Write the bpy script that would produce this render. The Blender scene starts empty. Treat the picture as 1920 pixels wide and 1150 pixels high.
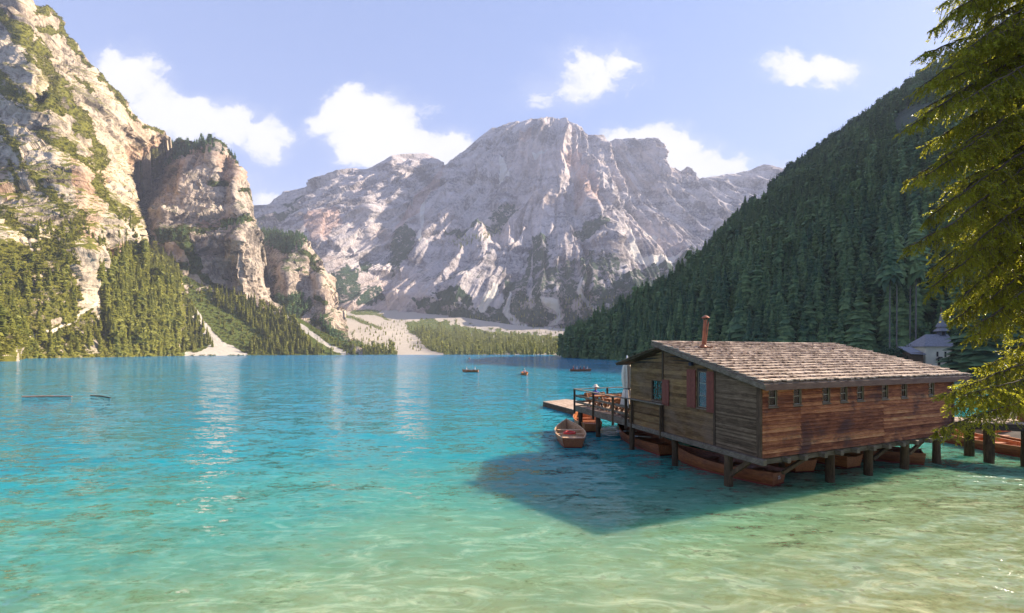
import bpy, math, random
import numpy as np
from mathutils import Vector, Matrix

# ------------------------------------------------------------------ camera, sky, sun
SC = bpy.context.scene
F = 800.0; CX = 960.0; HY = 660.0; CAMZ = 4.75
cam_d = bpy.data.cameras.new('camera'); cam = bpy.data.objects.new('camera', cam_d)
SC.collection.objects.link(cam); SC.camera = cam
cam.location = (0, 0, CAMZ); cam.rotation_euler = (math.radians(90), 0, 0)
cam_d.sensor_width = 36.0; cam_d.lens = 36.0 * F / 1920.0
cam_d.shift_y = (HY - 575.0) / 1920.0
cam_d.clip_start = 0.1; cam_d.clip_end = 20000

SUN_EL, SUN_AZ = 31.0, 23.5            # azimuth measured from +x towards +y
sd = Vector((math.cos(math.radians(SUN_EL)) * math.cos(math.radians(SUN_AZ)),
             math.cos(math.radians(SUN_EL)) * math.sin(math.radians(SUN_AZ)), math.sin(math.radians(SUN_EL))))
ld = bpy.data.lights.new('sun', 'SUN'); ld.energy = 5.0; ld.angle = math.radians(0.53); ld.color = (1.0, 0.87, 0.70)
sun = bpy.data.objects.new('sun', ld); SC.collection.objects.link(sun)
sun.rotation_euler = sd.to_track_quat('Z', 'Y').to_euler(); sun.location = (60, 30, 60)
SC.view_settings.view_transform = 'Standard'; SC.view_settings.look = 'None'
SC.view_settings.exposure = 1.6; SC.view_settings.gamma = 1.0
SC.cycles.use_denoising = True
SC.cycles.max_bounces = 6; SC.cycles.transparent_max_bounces = 12
SC.cycles.diffuse_bounces = 2; SC.cycles.glossy_bounces = 2; SC.cycles.volume_bounces = 0
SC.cycles.sample_clamp_indirect = 4.0; SC.cycles.sample_clamp_direct = 5.0
SC.cycles.caustics_reflective = False; SC.cycles.caustics_refractive = False


class NT:
    """tiny node helper"""
    def __init__(s, tree): s.t = tree; s.t.nodes.clear()
    def n(s, typ, ins=None, **kw):
        nd = s.t.nodes.new(typ)
        for k, v in kw.items(): setattr(nd, k, v)
        if ins:
            for k, v in ins.items():
                sock = nd.inputs[k]
                if isinstance(v, bpy.types.NodeSocket): s.t.links.new(v, sock)
                else: sock.default_value = v
        return nd
    def m(s, op, a, b=None, c=None, clamp=False):
        d = {0: a}
        if b is not None: d[1] = b
        if c is not None: d[2] = c
        return s.n('ShaderNodeMath', d, operation=op, use_clamp=clamp).outputs[0]
    def vm(s, op, a, b=None):
        d = {0: a}
        if b is not None: d[1] = b
        return s.n('ShaderNodeVectorMath', d, operation=op).outputs[0]
    def noise(s, vec, scale, detail=4, rough=.55, dist=0.0):
        d = {'Scale': scale, 'Detail': detail, 'Roughness': rough, 'Distortion': dist}
        if vec is not None: d['Vector'] = vec
        return s.n('ShaderNodeTexNoise', d).outputs[0]
    def ramp(s, fac, stops, interp='LINEAR'):
        r = s.n('ShaderNodeValToRGB', {0: fac}); cr = r.color_ramp; cr.interpolation = interp
        while len(cr.elements) < len(stops): cr.elements.new(.5)
        for e, (p, c) in zip(cr.elements, stops):
            e.position = p; e.color = (c[0], c[1], c[2], 1) if not isinstance(c, (int, float)) else (c, c, c, 1)
        return r.outputs[0]
    def mix(s, fac, a, b, mode='MIX'):
        nd = s.n('ShaderNodeMix', data_type='RGBA', blend_type=mode)
        for i, v in ((0, fac), (6, a), (7, b)):
            if isinstance(v, bpy.types.NodeSocket): s.t.links.new(v, nd.inputs[i])
            elif i == 0: nd.inputs[0].default_value = v
            else: nd.inputs[i].default_value = (*v, 1) if len(v) == 3 else v
        return nd.outputs[2]
    def mr(s, v, a, b, c=0.0, d=1.0, typ='LINEAR'):
        nd = s.n('ShaderNodeMapRange', {0: v, 1: a, 2: b, 3: c, 4: d}); nd.interpolation_type = typ; return nd.outputs[0]


world = bpy.data.worlds.new('World'); SC.world = world; world.use_nodes = True
W = NT(world.node_tree)
sky = W.n('ShaderNodeTexSky', sky_type='NISHITA', sun_disc=False)
sky.sun_elevation = math.radians(SUN_EL); sky.sun_rotation = math.radians(90 - SUN_AZ)
sky.air_density = 1.0; sky.dust_density = 1.1; sky.ozone_density = 3.0; sky.altitude = 1500
tc = W.n('ShaderNodeTexCoord').outputs['Generated']
sep = W.n('ShaderNodeSeparateXYZ', {0: tc})
yy = W.m('MAXIMUM', sep.outputs[1], 0.05)
U = W.m('DIVIDE', sep.outputs[0], yy); V = W.m('DIVIDE', sep.outputs[2], yy)
cv0 = W.n('ShaderNodeCombineXYZ', {0: U, 1: W.m('MULTIPLY', V, 1.35), 2: 0.0}).outputs[0]
wrp = W.n('ShaderNodeTexNoise', {'Vector': cv0, 'Scale': 9.0, 'Detail': 5.0, 'Roughness': .6}).outputs['Color']
cv = W.vm('ADD', cv0, W.n('ShaderNodeVectorMath', {0: W.vm('SUBTRACT', wrp, (.5, .5, .5)), 1: (.12, .12, 0)}, operation='MULTIPLY').outputs[0])
wu = W.n('ShaderNodeSeparateXYZ', {0: W.vm('SUBTRACT', cv, cv0)})
U = W.m('ADD', U, wu.outputs[0]); V = W.m('ADD', V, wu.outputs[1])
nbig = W.noise(cv, 5.0, 6, .62, .4)
nfine = W.noise(cv, 15.0, 8, .70, .2)
puff = W.m('ADD', W.m('MULTIPLY', W.m('SUBTRACT', nbig, .5), 2.0), W.m('MULTIPLY', W.m('SUBTRACT', nfine, .5), 1.15))
# cloud banks as ellipses in direction space: cx, cy, rx, ry (photo pixels), softness, weight
CL = [(222, 140, 62, 48, 1.0), (275, 165, 50, 36, .9), (320, 215, 75, 45, .95), (405, 225, 62, 42, .85), (455, 262, 60, 34, .72), (505, 262, 46, 42, 1.0), (440, 240, 50, 30, .8), (375, 195, 50, 22, .6),
      (690, 228, 74, 58, 1.35), (745, 262, 50, 40, 1.1), (650, 210, 50, 34, .9), (700, 282, 80, 46, 1.1), (600, 240, 34, 22, .8), (765, 275, 52, 36, .9), (850, 282, 50, 34, 1.0),
      (1122, 122, 84, 46, .92), (1165, 112, 44, 28, .5), (1045, 178, 84, 36, .72), (1090, 160, 55, 40, .45),
      (1215, 272, 90, 32, 1.35), (1250, 296, 66, 36, 1.3), (1360, 314, 64, 30, 1.05), (1300, 322, 50, 26, .8), (1530, 135, 88, 26, .95), (1560, 128, 60, 18, .5),
      (1480, 308, 40, 16, .7), (500, 380, 60, 20, .8), (460, 350, 70, 30, .45), (1612, 212, 20, 10, .6), (600, 345, 60, 18, .4),
      (2300, 60, 220, 80, .8), (-500, 60, 220, 90, .8)]
tot = None
for (px, py, rx, ry, w) in CL:
    rx *= 1.12; ry *= 1.12; du = W.m('DIVIDE', W.m('SUBTRACT', U, (px - CX) / F), rx / F)
    dv = W.m('DIVIDE', W.m('SUBTRACT', V, (HY - py) / F), ry / F)
    r2 = W.m('ADD', W.m('MULTIPLY', du, du), W.m('MULTIPLY', dv, dv))
    g = W.m('MULTIPLY', W.m('EXPONENT', W.m('MULTIPLY', r2, -0.9)), w)
    tot = g if tot is None else W.m('MAXIMUM', W.m('MAXIMUM', tot, g), W.m('MULTIPLY', W.m('ADD', tot, g), .72))
dens = W.m('ADD', tot, W.m('MULTIPLY', puff, .95))
front = W.m('GREATER_THAN', sep.outputs[1], 0.06)
alpha = W.m('MULTIPLY', W.mr(dens, .38, .84, 0, .97, 'SMOOTHSTEP'), front)
veil = W.m('MULTIPLY', W.mr(W.m('ADD', tot, W.m('MULTIPLY', puff, .3)), .12, .9, 0, .28, 'SMOOTHSTEP'), front)
alpha = W.m('MAXIMUM', alpha, veil)
cshade = W.mr(W.m('ADD', W.m('MULTIPLY', nfine, .8), W.m('MULTIPLY', W.m('SUBTRACT', dens, .6), .8)), .15, .95, .82, 1.0)
ccol = W.mix(cshade, (2.75, 3.05, 3.95), (4.5, 4.45, 4.5))
skyc = W.mix(1.0, sky.outputs[0], (1.12, 1.02, 1.0), 'MULTIPLY')
# pale milky air over the whole sky
skyc = W.mix(W.mr(sep.outputs[2], 0, .75, .72, .5), skyc, (1.5, 2.08, 4.05))
fin = W.mix(alpha, skyc, ccol)
bg = W.n('ShaderNodeBackground', {'Color': fin, 'Strength': 0.08})
W.t.links.new(bg.outputs[0], W.n('ShaderNodeOutputWorld').inputs[0])
try:
    world.cycles.sampling_method = 'MANUAL'; world.cycles.sample_map_resolution = 512
except Exception: pass

# ------------------------------------------------------------------ helpers
COL = SC.collection
rnd = random.Random(7)


def at(px, py, d):                     # point of the valley seen at a photo position, d metres ahead
    return Vector(((px - CX) / F * d, d, CAMZ + (HY - py) / F * d))


def onz(px, py, z):                    # the same, on a level z
    d = (CAMZ - z) * F / (py - HY)
    return Vector(((px - CX) / F * d, d, z))


def props(o, label=None, cat=None, group=None, kind=None):
    if label: o['label'] = label
    if cat: o['category'] = cat
    if group: o['group'] = group
    if kind: o['kind'] = kind
    return o


def empty(name, loc, rz=0, label=None, cat=None, group=None):
    o = bpy.data.objects.new(name, None); COL.objects.link(o)
    o.location = loc; o.rotation_euler = (0, 0, rz); o.empty_display_size = .3
    return props(o, label, cat, group)


def copy_tree(o, parent=None):
    c = o.copy(); COL.objects.link(c); c.parent = parent
    for ch in o.children: copy_tree(ch, c)
    return c


def link(name, me, mats, parent=None):
    if not isinstance(mats, (list, tuple)): mats = [mats]
    for m_ in mats: me.materials.append(m_)
    o = bpy.data.objects.new(name, me); COL.objects.link(o); o.parent = parent
    return o


class MB:
    def __init__(s): s.v = []; s.f = []; s.c = []; s.mi = []
    def add(s, vs, fs, col=.5, mi=0):
        b = len(s.v); s.v += [tuple(p) for p in vs]
        for f in fs: s.f.append(tuple(b + i for i in f)); s.c.append(col); s.mi.append(mi)
    def hexa(s, p, col=None, mi=0):     # 8 corners: bottom 4 ccw, top 4
        s.add(p, [(3, 2, 1, 0), (4, 5, 6, 7), (0, 1, 5, 4), (1, 2, 6, 5), (2, 3, 7, 6), (3, 0, 4, 7)], rnd.random() if col is None else col, mi)
    def box(s, c, sz, rz=0, col=None, mi=0, rot=None):
        R = rot or Matrix.Rotation(rz, 3, 'Z'); c = Vector(c); x, y, z = sz[0] / 2, sz[1] / 2, sz[2] / 2
        s.hexa([c + R @ Vector(q) for q in ((-x, -y, -z), (x, -y, -z), (x, y, -z), (-x, y, -z), (-x, -y, z), (x, -y, z), (x, y, z), (-x, y, z))], col, mi)
    def beam(s, p, q, w, h, col=None, mi=0, up=(0, 0, 1)):
        p = Vector(p); q = Vector(q); d = (q - p).normalized(); sx = d.cross(Vector(up)).normalized()
        if sx.length < .1: sx = Vector((1, 0, 0))
        u = sx.cross(d).normalized(); a = sx * w / 2; b = u * h / 2
        s.hexa([p - a - b, p + a - b, q + a - b, q - a - b, p - a + b, p + a + b, q + a + b, q - a + b], col, mi)
    def tube(s, pts, rad, n=8, col=None, mi=0, cap=True):
        col = rnd.random() if col is None else col
        pts = [Vector(p) for p in pts]
        if not isinstance(rad, (list, tuple)): rad = [rad] * len(pts)
        vs = []; fs = []
        for i, p in enumerate(pts):
            d = (pts[min(i + 1, len(pts) - 1)] - pts[max(i - 1, 0)]).normalized()
            ref = Vector((0, 0, 1)) if abs(d.z) < .9 else Vector((1, 0, 0))
            a = d.cross(ref).normalized(); b = d.cross(a).normalized()
            for k in range(n):
                t = 2 * math.pi * k / n; vs.append(p + (a * math.cos(t) + b * math.sin(t)) * rad[i])
        for i in range(len(pts) - 1):
            for k in range(n):
                k2 = (k + 1) % n; fs.append((i * n + k, i * n + k2, (i + 1) * n + k2, (i + 1) * n + k))
        if cap: fs.append(tuple(range(n))); fs.append(tuple(range((len(pts) - 1) * n, len(pts) * n))[::-1])
        s.add(vs, fs, col, mi)
    def lathe(s, c, prof, n=16, col=.5, mi=0):
        c = Vector(c); vs = []; fs = []
        for (r, z) in prof:
            for k in range(n):
                t = 2 * math.pi * k / n; vs.append(c + Vector((r * math.cos(t), r * math.sin(t), z)))
        for i in range(len(prof) - 1):
            for k in range(n):
                k2 = (k + 1) % n; fs.append((i * n + k, i * n + k2, (i + 1) * n + k2, (i + 1) * n + k))
        s.add(vs, fs, col, mi)
    def build(s, name, mats, parent=None, smooth=False, bevel=0, world=True):
        me = bpy.data.meshes.new(name); off = Vector((0, 0, 0)); inv = None
        if parent is not None and world:
            m = parent_matrix(parent).inverted(); vs = [tuple(m @ Vector(p)) for p in s.v]
        else: vs = s.v
        me.from_pydata(vs, [], s.f)
        at_ = me.color_attributes.new('tint', 'FLOAT_COLOR', 'CORNER')
        ls = np.array([len(f) for f in s.f]); cc = np.repeat(np.array(s.c, dtype=np.float32), ls)
        buf = np.ones((len(cc), 4), np.float32); buf[:, 0] = buf[:, 1] = buf[:, 2] = cc
        at_.data.foreach_set('color', buf.ravel())
        me.polygons.foreach_set('material_index', np.array(s.mi, dtype=np.int32))
        if smooth: me.polygons.foreach_set('use_smooth', np.ones(len(s.f), bool))
        me.update()
        o = link(name, me, mats, parent)
        if bevel:
            b = o.modifiers.new('bevel', 'BEVEL'); b.width = bevel; b.segments = 1; b.limit_method = 'ANGLE'
        return o


def parent_matrix(o):
    m = Matrix.LocRotScale(o.location, o.rotation_euler, o.scale)
    return parent_matrix(o.parent) @ m if o.parent else m


def np_mesh(name, verts, faces, mats, parent=None, attrs=None, smooth=True):
    """verts (n,3), faces (m,k) numpy, all the same size; attrs: name -> (n,4) per point colours"""
    me = bpy.data.meshes.new(name); n, k = faces.shape
    me.vertices.add(len(verts)); me.vertices.foreach_set('co', np.ascontiguousarray(verts, np.float32).ravel())
    me.loops.add(n * k); me.loops.foreach_set('vertex_index', np.ascontiguousarray(faces, np.int32).ravel())
    me.polygons.add(n); me.polygons.foreach_set('loop_start', np.arange(0, n * k, k, dtype=np.int32))
    me.polygons.foreach_set('loop_total', np.full(n, k, np.int32))
    me.update(calc_edges=True)
    me.polygons.foreach_set('use_smooth', np.full(n, smooth, bool))
    for an, av in (attrs or {}).items():
        a = me.color_attributes.new(an, 'FLOAT_COLOR', 'POINT'); a.data.foreach_set('color', np.ascontiguousarray(av, np.float32).ravel())
    me.validate()
    return link(name, me, mats, parent)


# ---- numpy gradient noise
_r = np.random.RandomState(11)
_P = _r.permutation(256); _P = np.concatenate([_P, _P, _P])
_G = _r.normal(size=(256, 3)); _G /= np.linalg.norm(_G, axis=1)[:, None]


def perlin(p):
    pi = np.floor(p).astype(np.int64); f = p - pi; u = f * f * f * (f * (f * 6 - 15) + 10); pi &= 255
    out = 0
    for dx in (0, 1):
        wx = u[..., 0] if dx else 1 - u[..., 0]
        for dy in (0, 1):
            wy = u[..., 1] if dy else 1 - u[..., 1]
            for dz in (0, 1):
                wz = u[..., 2] if dz else 1 - u[..., 2]
                h = _P[_P[_P[pi[..., 0] + dx] + pi[..., 1] + dy] + pi[..., 2] + dz]
                g = _G[h]
                out = out + wx * wy * wz * (g[..., 0] * (f[..., 0] - dx) + g[..., 1] * (f[..., 1] - dy) + g[..., 2] * (f[..., 2] - dz))
    return out * 1.6


def fbm(p, o=5, gain=.5, ridged=False):
    a = 1.0; s = 0; q = p.copy(); n = 0
    for i in range(o):
        v = perlin(q + i * 17.3)
        if ridged: v = 1 - 2 * np.abs(v)
        s = s + a * v; n += a; a *= gain; q = q * 2.03
    return s / n


# ------------------------------------------------------------------ materials
MATS = {}


def mat(name): 
    m = bpy.data.materials.new(name); m.use_nodes = True; MATS[name] = m
    return m, NT(m.node_tree)


def finish(N, bsdf, disp=None):
    out = N.n('ShaderNodeOutputMaterial'); N.t.links.new(bsdf.outputs[0], out.inputs[0])


def P(N, base, rough=.7, normal=None, spec=.3, metal=0.0, **kw):
    d = {'Base Color': base if isinstance(base, bpy.types.NodeSocket) else (*base, 1), 'Roughness': rough, 'Metallic': metal, 'Specular IOR Level': spec}
    if normal is not None: d['Normal'] = normal
    d.update(kw)
    return N.n('ShaderNodeBsdfPrincipled', d)


def simple(name, col, rough=.6, var=.15, scale=6.0, bump=0.0, spec=.3, metal=0.0):
    m, N = mat(name); g = N.n('ShaderNodeTexCoord').outputs['Object']
    nz = N.noise(g, scale, 5, .6)
    c = N.mix(N.mr(nz, .3, .7), tuple(x * (1 - var) for x in col), tuple(min(1, x * (1 + var)) for x in col))
    tint = N.n('ShaderNodeAttribute', attribute_name='tint').outputs['Fac']
    c = N.mix(1.0, c, N.ramp(tint, [(0, .82), (1, 1.12)]), 'MULTIPLY')
    nm = N.n('ShaderNodeBump', {'Strength': .5, 'Distance': bump, 'Height': nz}).outputs[0] if bump else None
    finish(N, P(N, c, rough, nm, spec, metal)); return m


def wood(name, cols, grey=.0, scale=1.0, rough=.8, axis='b', patch=None, dark=1.0):
    """weathered planks; per-board tint, long grain, stains with shapes of their own"""
    m, N = mat(name); g = N.n('ShaderNodeTexCoord').outputs['Object']
    mp = N.n('ShaderNodeMapping', {0: g, 'Rotation': (0, 0, {'a': -math.radians(108), 'b': -math.radians(21.9), 'z': 0}[axis])}).outputs[0]
    sc = (.55, 3, 14) if axis != 'z' else (14, 14, .6)
    gr = N.noise(N.n('ShaderNodeMapping', {0: mp, 'Scale': tuple(x * scale for x in sc)}).outputs[0], 3.0, 7, .65, .3)
    gr2 = N.noise(N.n('ShaderNodeMapping', {0: mp, 'Scale': tuple(x * scale * 3.1 for x in sc)}).outputs[0], 4.0, 4, .6)
    big = N.noise(mp, .75, 5, .62, .4)
    med = N.noise(N.n('ShaderNodeMapping', {0: mp, 'Scale': (1.0, 2, 3.2) if axis != 'z' else (3, 3, 1)}).outputs[0], 1.9, 6, .7, .6)
    tint = N.n('ShaderNodeAttribute', attribute_name='tint').outputs['Fac']
    k = N.m('ADD', N.m('MULTIPLY', gr, .55), N.m('ADD', N.m('MULTIPLY', med, .5), N.m('MULTIPLY', N.m('SUBTRACT', tint, .5), .22)))
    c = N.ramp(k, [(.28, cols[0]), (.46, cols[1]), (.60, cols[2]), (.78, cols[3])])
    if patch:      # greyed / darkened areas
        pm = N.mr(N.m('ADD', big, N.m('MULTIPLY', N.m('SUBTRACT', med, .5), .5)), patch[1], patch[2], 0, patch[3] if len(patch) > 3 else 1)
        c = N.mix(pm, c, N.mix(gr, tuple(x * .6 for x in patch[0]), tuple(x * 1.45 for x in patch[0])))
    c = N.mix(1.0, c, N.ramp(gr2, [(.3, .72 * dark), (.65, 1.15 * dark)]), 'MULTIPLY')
    bp = N.n('ShaderNodeBump', {'Strength': .6, 'Distance': .008, 'Height': N.m('ADD', gr, N.m('MULTIPLY', gr2, .5))}).outputs[0]
    finish(N, P(N, c, rough, bp, .2)); return m


M_wall_long = wood('wood_red_brown', [(.05, .015, .008), (.27, .088, .038), (.58, .225, .09), (.82, .48, .20)], patch=((.085, .045, .04), .53, .66, .8))  # bright warm tones paint in light reflected off the water; dark patches are stains
M_wall_gable = wood('wood_grey_brown', [(.045, .022, .009), (.15, .078, .030), (.28, .155, .060), (.50, .30, .11)], axis='a', patch=((.21, .13, .08), .45, .80))
M_planks = wood('wood_grey', [(.030, .018, .009), (.115, .072, .040), (.22, .145, .085), (.38, .27, .17)], axis='a')
M_beam = wood('wood_beam', [(.05, .038, .026), (.14, .105, .07), (.24, .185, .13), (.38, .30, .22)], axis='b')
M_post = wood('wood_post', [(.028, .015, .007), (.08, .048, .024), (.15, .09, .046), (.26, .17, .09)], axis='z')
M_trim = wood('wood_trim', [(.035, .022, .014), (.09, .055, .033), (.16, .10, .06), (.26, .17, .10)], axis='z')
M_trim2 = wood('wood_fascia', [(.08, .045, .032), (.16, .095, .07), (.24, .15, .11), (.32, .21, .16)], axis='b')
M_beam2 = wood('wood_beam_dark', [(.025, .02, .016), (.06, .045, .035), (.10, .08, .06), (.18, .14, .11)], axis='a')
M_shingle = wood('wood_shingle', [(.26, .19, .13), (.45, .34, .245), (.60, .465, .35), (.74, .60, .47)], axis='a', rough=.9, scale=.8)
M_deck = wood('wood_deck', [(.20, .13, .09), (.36, .25, .18), (.50, .38, .28), (.64, .50, .38)], axis='a', rough=.85)
M_bench = wood('wood_bench', [(.14, .055, .02), (.28, .11, .045), (.40, .17, .07), (.52, .26, .12)], axis='a', rough=.6)
M_shutter = simple('paint_oxblood', (.20, .052, .032), .6, .2, 9, .002)
M_frame = simple('paint_window', (.20, .13, .07), .5, .2, 8)
M_framew = simple('paint_pale', (.42, .38, .28), .5, .1, 8)
mc_, N = mat('cloth_curtain')
finish(N, N.n('ShaderNodeMixShader', {0: .6, 1: N.n('ShaderNodeBsdfDiffuse', {0: (.9, .88, .84, 1)}).outputs[0], 2: N.n('ShaderNodeBsdfTranslucent', {0: (.85, .83, .78, 1)}).outputs[0]})); M_curtain = mc_
M_canvas = simple('cloth_parasol', (.88, .72, .56), .9, .12, 9, .01)
M_copper = simple('metal_copper', (.34, .115, .05), .45, .35, 5, 0, .5, .35)
M_dark = simple('interior_dark', (.05, .038, .03), .9, .3, 4)
M_metal = simple('metal_grey', (.35, .36, .38), .35, .1, 6, 0, .5, .8)
M_white = simple('paint_white', (.75, .75, .72), .5, .05, 6)
M_redp = simple('paint_red', (.6, .05, .04), .4, .1, 6)
M_skin = simple('skin', (.52, .31, .22), .6, .08, 20)
M_blue = simple('cloth_blue', (.10, .12, .42), .8, .2, 20)
M_red = simple('cloth_red', (.50, .06, .05), .8, .2, 20)
M_wcloth = simple('cloth_white', (.72, .72, .74), .8, .1, 20)
M_dcloth = simple('cloth_dark', (.035, .04, .06), .8, .2, 20)
M_hair = simple('hair', (.42, .33, .24), .8, .3, 40)
M_rope = simple('rope', (.14, .11, .08), .9, .2, 20)

mg, N = mat('window_glass')
finish(N, N.n('ShaderNodeMixShader', {0: N.m('ADD', N.m('MULTIPLY', N.n('ShaderNodeFresnel', {0: 1.5}).outputs[0], 1.2), .06), 1: N.n('ShaderNodeBsdfTransparent', {0: (.85, .9, .88, 1)}).outputs[0],
       2: N.n('ShaderNodeBsdfGlossy', {'Color': (1, 1, 1, 1), 'Roughness': .03}).outputs[0]}))
M_glass = mg


def boat_mat(name, cols):
    m, N = mat(name); g = N.n('ShaderNodeTexCoord').outputs['Object']
    gr = N.noise(N.n('ShaderNodeMapping', {0: g, 'Scale': (.7, 9, 9)}).outputs[0], 2.5, 5, .6, .2)
    tint = N.n('ShaderNodeAttribute', attribute_name='tint').outputs['Fac']
    c = N.ramp(N.m('ADD', gr, N.m('MULTIPLY', N.m('SUBTRACT', tint, .5), .25)), [(.25, cols[0]), (.5, cols[1]), (.75, cols[2])])
    s2 = N.noise(g, 1.3, 5, .7)
    c = N.mix(N.mr(s2, .5, .75, 0, .5), c, tuple(x * .45 for x in cols[0]))
    finish(N, P(N, c, N.mr(s2, .3, .7, .25, .5), N.n('ShaderNodeBump', {'Strength': .3, 'Distance': .003, 'Height': gr}).outputs[0], .5)); return m


M_boat = boat_mat('varnish_brown', [(.13, .034, .010), (.30, .085, .026), (.46, .16, .05)])
M_boat2 = boat_mat('varnish_orange', [(.28, .08, .02), (.50, .16, .045), (.66, .27, .09)])
M_boatin = boat_mat('varnish_pale', [(.34, .17, .08), (.60, .35, .18), (.78, .55, .34)])
M_boot = simple('paint_bottom_red', (.24, .045, .03), .5, .2, 5)


# ---- terrain material driven by painted cover maps (point colours) and slope
def rock_mat(name, lo, hi, warm, veg, scree, scale, vegslope=(.62, .82), vegz=(0, 99999), bump=1.0, strata=.5, pvsc=1.0, slopeveg=1.0):
    m, N = mat(name); geo = N.n('ShaderNodeNewGeometry'); pos = geo.outputs['Position']
    cov = N.n('ShaderNodeAttribute', attribute_name='cover').outputs['Color']
    sc = N.n('ShaderNodeSeparateColor', {0: cov}); R, G, B = sc.outputs
    p1 = N.n('ShaderNodeMapping', {0: pos, 'Scale': (1, 1, .32)}).outputs[0]      # vertical runnels
    p2 = N.n('ShaderNodeMapping', {0: pos, 'Scale': (.25, .25, 1.6), 'Rotation': (.10, -.12, 0)}).outputs[0]   # beds
    n1 = N.noise(p1, scale, 9, .66, .5); n2 = N.noise(p2, scale * 1.5, 7, .62, .3); n3 = N.noise(pos, scale * 9, 6, .7)
    n0 = N.noise(pos, scale * .22, 4, .6)
    k = N.m('ADD', N.m('MULTIPLY', n1, .38), N.m('ADD', N.m('MULTIPLY', n2, .30), N.m('MULTIPLY', n3, .32)))
    rock = N.ramp(k, [(.39, tuple(a * .6 for a in lo)), (.455, lo), (.50, tuple((a * .4 + b * .6) for a, b in zip(lo, hi))), (.57, hi)])
    rock = N.mix(N.m('MULTIPLY', N.mr(n0, .48, .68), .55), rock, N.mix(n1, warm, tuple(min(1, x * 1.25) for x in warm)))
    rock = N.mix(N.m('MULTIPLY', B, .4), rock, tuple(x * y for x, y in zip(warm, (1.0, .72, .6))))
    nz = N.n('ShaderNodeSeparateXYZ', {0: geo.outputs['True Normal']}).outputs[2]
    pz = N.n('ShaderNodeSeparateXYZ', {0: pos}).outputs[2]
    nv = N.noise(pos, scale * 3.2 * pvsc, 8, .7, .2)
    slopev = N.m('MULTIPLY', N.mr(N.m('ADD', nz, N.m('MULTIPLY', N.m('SUBTRACT', nv, .5), .7)), vegslope[0], vegslope[1]), N.mr(pz, vegz[0], vegz[1], slopeveg, 0))
    maskv = N.mr(N.m('ADD', R, N.m('ADD', N.m('MULTIPLY', N.m('SUBTRACT', nv, .5), 2.2), N.m('MULTIPLY', N.m('SUBTRACT', n3, .5), 1.4))), .40, .56)
    v = N.m('MAXIMUM', N.m('MULTIPLY', slopev, N.m('SUBTRACT', 1.0, G)), N.m('MULTIPLY', maskv, N.mr(R, .02, .12)), clamp=True)
    vegc = N.mix(N.mr(N.noise(pos, scale * 14 * pvsc, 5, .7), .35, .65), veg[0], veg[1])
    grnd = N.mix(N.mr(N.m('ADD', G, N.m('MULTIPLY', N.m('SUBTRACT', n3, .5), .9)), .4, .6), rock, N.mix(n3, tuple(x * .8 for x in scree), tuple(min(1, x * 1.15) for x in scree)))
    c = N.mix(v, grnd, vegc)
    h = N.m('ADD', N.m('MULTIPLY', n1, 1.2), N.m('ADD', N.m('MULTIPLY', n2, strata), N.m('ADD', N.m('MULTIPLY', n3, .30), N.m('MULTIPLY', v, .15))))
    bp = N.n('ShaderNodeBump', {'Strength': .75, 'Distance': bump, 'Height': h}).outputs[0]
    finish(N, P(N, c, .95, bp, .1)); return m


VEGW = ((.06, .065, .010), (.20, .185, .03)); VEGD = ((.025, .05, .022), (.06, .09, .035))
M_rock_main = rock_mat('rock_pale_mountain', (.16, .14, .145), (.53, .47, .45), (.55, .42, .35), ((.02, .045, .028), (.05, .075, .04)), (.62, .57, .50), .0095, (.80, .95), (250, 900), 15, .9)
M_rock_near = rock_mat('rock_cliff', (.17, .14, .11), (.57, .465, .345), (.58, .42, .28), VEGW, (.62, .54, .43), .022, (.50, .66), (150, 1200), 6, .6, 1.0)
M_rock_crag = rock_mat('rock_crag', (.15, .125, .105), (.52, .425, .335), (.52, .37, .27), ((.03, .05, .016), (.09, .11, .03)), (.62, .55, .45), .020, (.62, .78), (150, 900), 8, .8)
M_slope = rock_mat('ground_slope', (.22, .19, .14), (.42, .37, .29), (.42, .34, .22), ((.05, .075, .015), (.13, .15, .035)), (.48, .43, .365), .05, (.2, .4), (900, 999), 1.5, .2, 1.0)
M_valley = rock_mat('ground_valley', (.30, .27, .24), (.52, .47, .41), (.5, .43, .36), ((.06, .09, .025), (.14, .16, .05)), (.44, .385, .32), .03, (2, 3), (900, 999), 1.5, .2, 1.0)
M_hill = rock_mat('ground_hill', (.13, .12, .12), (.30, .27, .26), (.30, .25, .22), VEGD, (.34, .30, .29), .03, (.3, .5), (900, 2000), 4, .5)


def foliage(name, dark, mid, light, trans=.25, tcol=None, rough=.6, sc=1.0):
    m, N = mat(name)
    tint = N.n('ShaderNodeAttribute', attribute_name='tint').outputs['Fac']
    orn = N.n('ShaderNodeObjectInfo').outputs['Random']
    pos = N.n('ShaderNodeNewGeometry').outputs['Position']
    nz = N.noise(pos, .35 * sc, 3, .6)
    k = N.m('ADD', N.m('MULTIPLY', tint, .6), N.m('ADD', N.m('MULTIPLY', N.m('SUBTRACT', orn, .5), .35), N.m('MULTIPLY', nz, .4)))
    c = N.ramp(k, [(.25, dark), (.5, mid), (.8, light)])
    a = P(N, c, rough, None, .25)
    b = N.n('ShaderNodeBsdfTranslucent', {0: N.mix(.5, c, tcol or light)})
    finish(N, N.n('ShaderNodeMixShader', {0: trans, 1: a.outputs[0], 2: b.outputs[0]})); return m


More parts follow.
